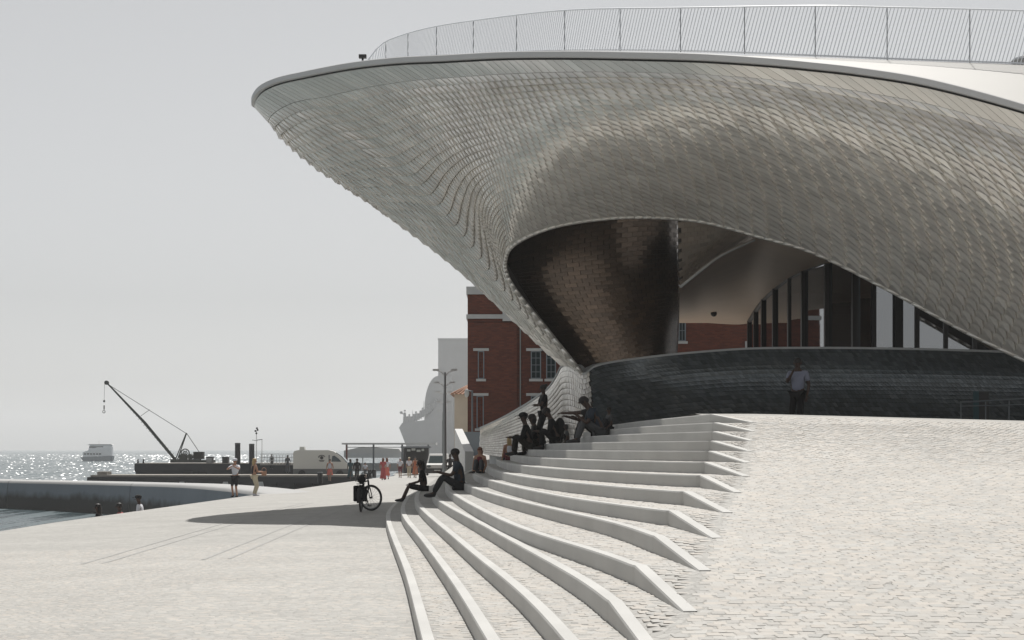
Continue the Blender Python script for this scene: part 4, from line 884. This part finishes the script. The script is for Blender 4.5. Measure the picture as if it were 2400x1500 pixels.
# ------------------------------------------------------------------ people
def ik(a, b, l1, l2, pole):
    a, b, pole = Vector(a), Vector(b), Vector(pole); d = b-a; L = d.length
    if L > (l1+l2)*.999: b = a+d.normalized()*(l1+l2)*.999; d = b-a; L = d.length
    x = (l1*l1-l2*l2+L*L)/(2*L); h_ = math.sqrt(max(0, l1*l1-x*x)); u = d.normalized(); p = pole-u*pole.dot(u); p.normalize()
    return a+u*x+p*h_, b
dg_cache = []
def skin_mesh(verts, edges, radii, sub=1):
    me = bpy.data.meshes.new('t'); me.from_pydata([tuple(v) for v in verts], edges, []); o = bpy.data.objects.new('t', me); col.objects.link(o)
    md = o.modifiers.new('s', 'SKIN'); md.use_smooth_shade = True
    for i, r in enumerate(radii): me.skin_vertices[0].data[i].radius = r if hasattr(r, '__len__') else (r, r)
    me.skin_vertices[0].data[0].use_root = True
    if sub: sb = o.modifiers.new('d', 'SUBSURF'); sb.levels = sub; sb.render_levels = sub
    dg = bpy.context.evaluated_depsgraph_get(); out = bpy.data.meshes.new_from_object(o.evaluated_get(dg)); bpy.data.objects.remove(o); bpy.data.meshes.remove(me)
    V = [tuple(v.co) for v in out.vertices]; Fs = [tuple(p.vertices) for p in out.polygons]; bpy.data.meshes.remove(out); return V, Fs
def person(loc, yaw, label, cat='person', s=1., hz=.93, lean=0., side=0., turn=0., nod=0., ank=((-.1,0,.07),(.1,0,.07)), wr=((-.24,.05,.88),(.24,.05,.88)), knee=(0,1,0), elb=((-.4,-1,-.2),(.4,-1,-.2)),
           top='wht', sleeve='short', low='dkgrey', lowt='trousers', hair='hair', hairt='short', skin='skin', cap=None, shoes='carblack', fing=False, group=None, bag=None, stout=1., held=None):
    e = empty('person', loc, yaw); e.scale = (s, s, s); tag(e, label, cat, group)
    d = Vector((math.sin(side), math.sin(lean)*math.cos(side), math.cos(lean)*math.cos(side)))
    pel = Vector((0,0,hz)); sp = pel+d*.2+Vector((0,-.015,0)); ch = pel+d*.42; nk = pel+d*.54; hb0 = pel+d*.60+Vector((0,.015,0))
    hdv = Vector((0, math.sin(lean*.6+nod), math.cos(lean*.6+nod))); hm = hb0+hdv*.08+Vector((0,.01,0)); ht = hb0+hdv*.17
    rot = Matrix.Rotation(turn, 3, 'Z')
    V = [pel, sp, ch, nk, hb0, hm, ht]; E = [(0,1),(1,2),(2,3),(3,4),(4,5),(5,6)]; Rr = [(.135*stout,.11*stout),(.125*stout,.10*stout),(.145*stout,.11*stout),.058,.06,.092,.075]
    sh_, el_, wr_ = [], [], []; hp, kn, an = [], [], []
    for i, sg in enumerate((-1, 1)):
        S0 = ch+Vector((sg*.175*stout,0,.03)); W0 = Vector(wr[i]); EL, W0 = ik(S0, W0, .29, .26, elb[i]); hand = W0+(W0-EL).normalized()*.09
        b0 = len(V); V += [S0, EL, W0, hand]; E += [(2,b0),(b0,b0+1),(b0+1,b0+2),(b0+2,b0+3)]; Rr += [.062,.043,.028,(.038,.02)]; sh_.append(S0); el_.append(EL); wr_.append((W0, hand))
        H0 = pel+Vector((sg*.09,0,-.04)); A0 = Vector(ank[i]); K0, A0 = ik(H0, A0, .44, .42, knee); toe = A0+Vector((sg*.02,.15,-.035)); heel = A0+Vector((0,-.03,-.03))
        b0 = len(V); V += [H0, K0, A0, toe]; E += [(0,b0),(b0,b0+1),(b0+1,b0+2),(b0+2,b0+3)]; Rr += [.088,.056,.038,.032]; hp.append(H0); kn.append(K0); an.append((A0, toe))
    vv, ff = skin_mesh(V, E, Rr, 1); bd = MB(); bd.add(vv, ff)
    # nose, ears, fingers on the body mesh
    fw = rot @ Vector((0,1,0)); bd.tube(hm+fw*.075+Vector((0,0,-.0)), hm+fw*.115+Vector((0,0,-.025)), .012, .014, 6)
    for sg in (-1,1): bd.ball(hm+rot @ Vector((sg*.088,-.005,0)), (.014,.022,.03), 8)
    if fing:
        for W0, hand in wr_:
            dr = (hand-W0).normalized(); sdv = dr.cross(Vector((0,.3,1))).normalized(); 
            for j, ln in enumerate((.062,.075,.07,.052)):
                a = hand+sdv*(-.027+.018*j); m1 = a+dr*ln*.55; m2 = m1+(dr*.8+Vector((0,0,-.6))).normalized()*ln*.5; bd.tube(a-dr*.02,m1,.009,.008,6); bd.tube(m1,m2,.008,.006,6)
            a = W0+dr*.03-sdv*.03; bd.tube(a, a+(dr*.7-sdv*.7).normalized()*.055, .011, .008, 6)
    bo = bd.build('body', M[skin], e, True)
    # clothes
    g = .014
    v_ = [pel+Vector((0,0,-.02)), sp, ch, nk+Vector((0,0,-.05))]; ed = [(0,1),(1,2),(2,3)]; rr = [(.14*stout+g,.115*stout+g),(.13*stout+g,.105*stout+g),(.15*stout+g,.115*stout+g),.07]
    for i in (0,1):
        b0 = len(v_)
        if sleeve != 'none':
            v_ += [sh_[i]]; ed += [(2,b0)]; rr += [.078]
            en = el_[i] if sleeve == 'long' else sh_[i]+(el_[i]-sh_[i])*.72; v_.append(en); ed.append((b0,b0+1)); rr.append(.06 if sleeve == 'long' else .066)
            if sleeve == 'long': v_.append(wr_[i][0]); ed.append((b0+1,b0+2)); rr.append(.042)
    vv, ff = skin_mesh(v_, ed, rr, 1); mesh('shirt' if lowt != 'dress' else 'dress_top', vv, ff, M[top], e, True)
    if lowt in ('trousers', 'shorts'):
        v_ = [pel+Vector((0,0,.03))]; ed = []; rr = [(.14*stout+.006,.12*stout+.004)]
        for i in (0,1):
            b0 = len(v_); v_ += [hp[i], kn[i]]; ed += [(0,b0),(b0,b0+1)]; rr += [.103,.078]
            if lowt == 'trousers': v_.append(an[i][0]+Vector((0,0,.01))); ed.append((b0+1,b0+2)); rr.append(.058)
        vv, ff = skin_mesh(v_, ed, rr, 1); mesh(lowt, vv, ff, M[low], e, True)
    else:
        L = {'skirt': .42, 'dress': .62, 'long_dress': .82}[lowt]; q_ = MB(); n = 18; rings = [(pel+Vector((0,0,.06)),.135),(pel+Vector((0,0,-.08)),.175),(pel+Vector((0,.0,-L*.6)),.19+.02*L),(pel+Vector((0,.0,-L)),.22+.06*L)]
        vv = [(c+Vector((math.cos(2*math.pi*i/n)*r*(1+.06*math.sin(i*2.6)*(c != rings[0][0])), math.sin(2*math.pi*i/n)*r*.85, 0))) for c, r in rings for i in range(n)]
        q_.add(vv, [(k*n+i, k*n+(i+1) % n, (k+1)*n+(i+1) % n, (k+1)*n+i) for k in range(3) for i in range(n)]); q_.build('skirt', M[low], e, True)
    for A0, toe in an:
        sh2 = MB(); sh2.ball((A0+toe)/2+Vector((0,.01,-.02)), (.048,.135,.045), 10); sh2.ball(A0+Vector((0,-.01,-.01)), (.045,.05,.06), 8)
        sh2.build('shoe', M[shoes], e, True)
    # hair
    hr = MB(); bk_ = rot @ Vector((0,-1,0)); Mh = Matrix.Rotation(-(lean*.6+nod), 3, 'X')
    hr.ball(hm+hdv*.04+bk_*.018, (.091,.104,.088), 12)
    if hairt == 'long': hr.ball(hm+bk_*.07-hdv*.07, (.098,.06,.17), 12)
    elif hairt == 'bob': hr.ball(hm+bk_*.05-hdv*.03, (.105,.075,.13), 12)
    elif hairt == 'bun': hr.ball(hm+bk_*.1+hdv*.1, (.05,.05,.05), 10)
    hr.build('hair', M[hair], e, True)
    if cap:
        c = MB(); c.ball(hm+hdv*.07+bk_*.01, (.107,.118,.075), 12); c.add([tuple(hm+hdv*.065+rot @ Vector(p)) for p in ((-.07,.08,0),(.07,.08,0),(.05,.19,-.02),(-.05,.19,-.02),(-.07,.08,-.012),(.07,.08,-.012),(.05,.19,-.032),(-.05,.19,-.032))], [(0,1,2,3),(7,6,5,4),(0,4,5,1),(1,5,6,2),(2,6,7,3),(3,7,4,0)]); c.build('cap', M[cap], e, True)
    if bag: 
        b3 = MB(); b3.ball(ch+Vector((0,-.2,-.12)), (.16,.13,.24), 12); bb = b3.build('backpack', M[bag], e, True)
    return e, wr_
FL = R(90)   # facing left (-X)
def seated(px, D, yaw, label, drop=.3, reach=.5, lean=.25, **k):
    x = hx(px, D); z = ground(x, D); fx, fy = -math.sin(yaw), math.cos(yaw)
    s = k.get('s', 1.)
    fz = ground(x+fx*reach, D+fy*reach); hz = .11; a = (fz-z)/s+.07
    wr = k.pop('wr', None) or ((-.16,.42,.30),(.16,.42,.30))
    ap = k.pop('apart', .12)
    print('seat', label[:30], round(z,2), 'feet', round(fz,2))
    return person((x, D, z), yaw, label, hz=hz, lean=lean, ank=((-ap,reach/s,a),(ap,reach/s*.94,a)), wr=wr, knee=(0,.3,1), **k)
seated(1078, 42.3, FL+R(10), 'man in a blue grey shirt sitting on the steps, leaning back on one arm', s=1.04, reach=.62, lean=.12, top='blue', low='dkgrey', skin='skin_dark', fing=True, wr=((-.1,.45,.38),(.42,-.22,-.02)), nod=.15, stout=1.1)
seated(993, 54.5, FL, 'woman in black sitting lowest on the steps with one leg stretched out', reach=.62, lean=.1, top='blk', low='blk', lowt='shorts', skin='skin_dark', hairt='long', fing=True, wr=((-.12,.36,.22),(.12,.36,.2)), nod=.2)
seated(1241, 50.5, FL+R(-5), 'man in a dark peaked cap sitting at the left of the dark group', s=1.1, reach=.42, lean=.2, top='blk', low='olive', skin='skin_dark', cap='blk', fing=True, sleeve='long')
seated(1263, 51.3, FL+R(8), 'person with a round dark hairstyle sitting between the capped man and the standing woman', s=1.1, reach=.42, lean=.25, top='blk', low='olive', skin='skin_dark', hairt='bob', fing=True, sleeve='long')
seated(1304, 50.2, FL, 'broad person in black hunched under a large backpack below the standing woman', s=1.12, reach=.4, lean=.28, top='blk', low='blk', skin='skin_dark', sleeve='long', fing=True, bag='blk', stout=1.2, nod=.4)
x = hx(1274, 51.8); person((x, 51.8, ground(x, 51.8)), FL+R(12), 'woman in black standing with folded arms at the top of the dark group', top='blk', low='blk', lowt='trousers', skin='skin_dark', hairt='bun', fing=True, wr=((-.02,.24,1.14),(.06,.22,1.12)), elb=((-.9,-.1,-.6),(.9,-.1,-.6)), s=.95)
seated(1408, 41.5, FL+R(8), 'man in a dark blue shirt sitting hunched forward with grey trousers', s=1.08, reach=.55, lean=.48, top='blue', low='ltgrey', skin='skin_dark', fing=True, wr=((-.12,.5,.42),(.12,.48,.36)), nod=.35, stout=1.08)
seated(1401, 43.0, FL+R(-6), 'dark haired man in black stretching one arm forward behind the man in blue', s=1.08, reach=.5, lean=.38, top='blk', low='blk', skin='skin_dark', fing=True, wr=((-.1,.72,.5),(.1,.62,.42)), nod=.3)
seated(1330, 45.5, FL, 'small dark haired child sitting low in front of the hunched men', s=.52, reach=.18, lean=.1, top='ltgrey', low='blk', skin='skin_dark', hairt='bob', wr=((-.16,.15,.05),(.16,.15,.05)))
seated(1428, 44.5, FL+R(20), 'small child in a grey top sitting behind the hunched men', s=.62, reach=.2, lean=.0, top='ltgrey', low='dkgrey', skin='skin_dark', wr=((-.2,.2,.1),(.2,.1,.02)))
seated(1193, 53.5, R(10), 'fair haired girl in a white top sitting with her back turned on the upper steps', s=.72, reach=.3, lean=-.03, top='wht', sleeve='none', low='burg', skin='skin', hair='blond', hairt='long', wr=((-.3,-.05,.0),(.3,-.05,.0)))
x = hx(1870, 44); person((x, 44, float(slope_z(x, 44))-.13), R(150), 'man in a white shirt standing before the dark plinth wall, hand at his face', top='paleblue', low='blk', skin='skin_dark', fing=True, wr=((-.24,.05,.86),(.05,.22,1.38)), elb=((-.4,-1,-.2),(.7,-.2,-1)), stout=1.12, s=1.02)
def stand(px, D, yaw, label, **k):
    x = hx(px, D); return person((x, D, k.pop('z', None) or plaza_z(x, D)), yaw, label, **k)
walk = dict(ank=((-.09,.2,.07),(.09,-.16,.1)))
stand(551, 84.5, R(165), 'man in a white T-shirt and grey shorts with both hands raised to his face', top='wht', low='dkgrey', lowt='shorts', cap='wht', skin='skin', wr=((-.08,.3,1.38),(.08,.3,1.36)), elb=((-1,-.1,-.6),(1,-.1,-.6)))
e, w2 = stand(596, 86.5, R(-60), 'fair haired woman in black top and cream trousers holding a bag', top='blk', sleeve='none', low='beige', hair='blond', hairt='long', wr=((-.1,.32,1.12),(.1,.34,1.1)), shoes='wht')
hb2 = MB(); hb2.box(-.11,.11,-.05,.07,-.12,.08); hb2.torus((0,0,.14),(0,1,0),.1,.012,14,5); o = hb2.build('hand_bag', M['skin'], None, loc=tuple(Vector(e.location)+Matrix.Rotation(R(-60),3,'Z') @ Vector((0,.48,1.05)))); tag(o, 'tan hand bag held by the fair haired woman at the quay', 'bag')
stand(773, 142, R(175), 'woman in a white top and coral skirt walking near the quay edge', top='wht', sleeve='none', low='coral', lowt='skirt', **walk)
stand(821, 150, R(160), 'person in a dark teal dress walking at the left of the pair behind the bicycle', top='teal', low='teal', lowt='dress', hairt='long', skin='skin_dark', **walk)
stand(837, 138, R(175), 'person in black walking directly behind the bicycle handlebar', top='blk', low='blk', skin='skin_dark', **walk)
stand(856, 168, R(180), 'child in white walking right of the pair behind the bicycle', s=.82, top='wht', low='ltgrey', lowt='shorts', **walk)
stand(898, 146, R(0), 'woman in a long dusty red dress walking away across the plaza', top='redc', low='redc', lowt='long_dress', hairt='long', hair='auburn', **walk)
stand(907, 150, R(10), 'woman in a pale pink dress beside the woman in the long red dress', top='wht', low='coral', lowt='dress', hairt='long', hair='auburn', **walk)
stand(938, 162, R(178), 'woman in a loose white blouse and burgundy shorts walking towards the camera', top='wht', low='burg', lowt='shorts', cap='wht', **walk)
stand(959, 158, R(180), 'woman all in cream with a pale hat walking before the kiosk', top='wht', low='beige', cap='beige', **walk)
stand(973, 156, R(175), 'woman in a rust orange dress walking before the kiosk', top='orange', sleeve='none', low='orange', lowt='dress', hairt='bob', **walk)
stand(1065, 150, R(185), 'person in dark clothes walking right of the white van', top='blk', low='dkgrey', skin='skin_dark', **walk)
stand(1055, 130, R(185), 'person in dark grey partly hidden behind the lamp mast', top='dkgrey', low='blk', skin='skin_dark', **walk)
seated(1125, 48.5, R(165), 'auburn haired girl in a dark red top on the steps beyond the seated man', s=.74, reach=.25, lean=.0, top='burg', sleeve='none', low='ltgrey', hair='auburn', hairt='long', wr=((-.2,.2,.1),(.2,.2,.1)))
D = 183; x = hx(674, D); person((x, D, P(0,1108,D)[2]), R(170), 'grey dressed figure standing on the quay left of the camper van', top='ltgrey', low='ltgrey', lowt='long_dress', skin='skin_dark')
D = 185; x = hx(637, D); person((x, D, P(0,1092,D)[2]-.3), R(170), 'small grey figure behind the gangway rail', top='ltgrey', low='dkgrey', skin='skin_dark', s=.85)
for px, D, hy, t_, cp2, lab in ((235,56.5,1184,'blk',None,'dark haired woman sitting on the quay steps, only her head showing'),(285,59.5,1182,'redc',None,'person with reddish face low behind the quay edge'),(330,62.5,1164,'wht','blk','person in white shirt and dark cap sitting at the quay edge')):
    x = hx(px, D); z = P(0,hy,D)[2]-.86
    person((x, D, z), FL, lab, hz=.11, lean=.1, ank=((-.1,.45,-.3),(.1,.45,-.3)), wr=((-.16,.3,.2),(.16,.3,.2)), knee=(0,.3,1), top=t_, low='dkgrey', skin='skin_dark', hairt='long' if t_ == 'blk' else 'short', cap=cp2)

# ------------------------------------------------------------------ haze
hz_ = MB().box(-13900, 13900, -60, 13000, -5.6, 70).build('haze', []) if False else None
hm_ = bpy.data.materials.new('air'); hm_.use_nodes = True; n = hm_.node_tree; n.nodes.remove(n.nodes['Principled BSDF'])
pv = n.nodes.new('ShaderNodeVolumePrincipled'); pv.inputs['Color'].default_value = (.98,.99,1,1); pv.inputs['Density'].default_value = .00026; pv.inputs['Anisotropy'].default_value = .35
n.links.new(pv.outputs[0], n.nodes['Material Output'].inputs['Volume'])
hzb = MB().box(-3550, 3550, -3550, 3550, -6.5, 62).build('haze', hm_); tag(hzb, kind='stuff')
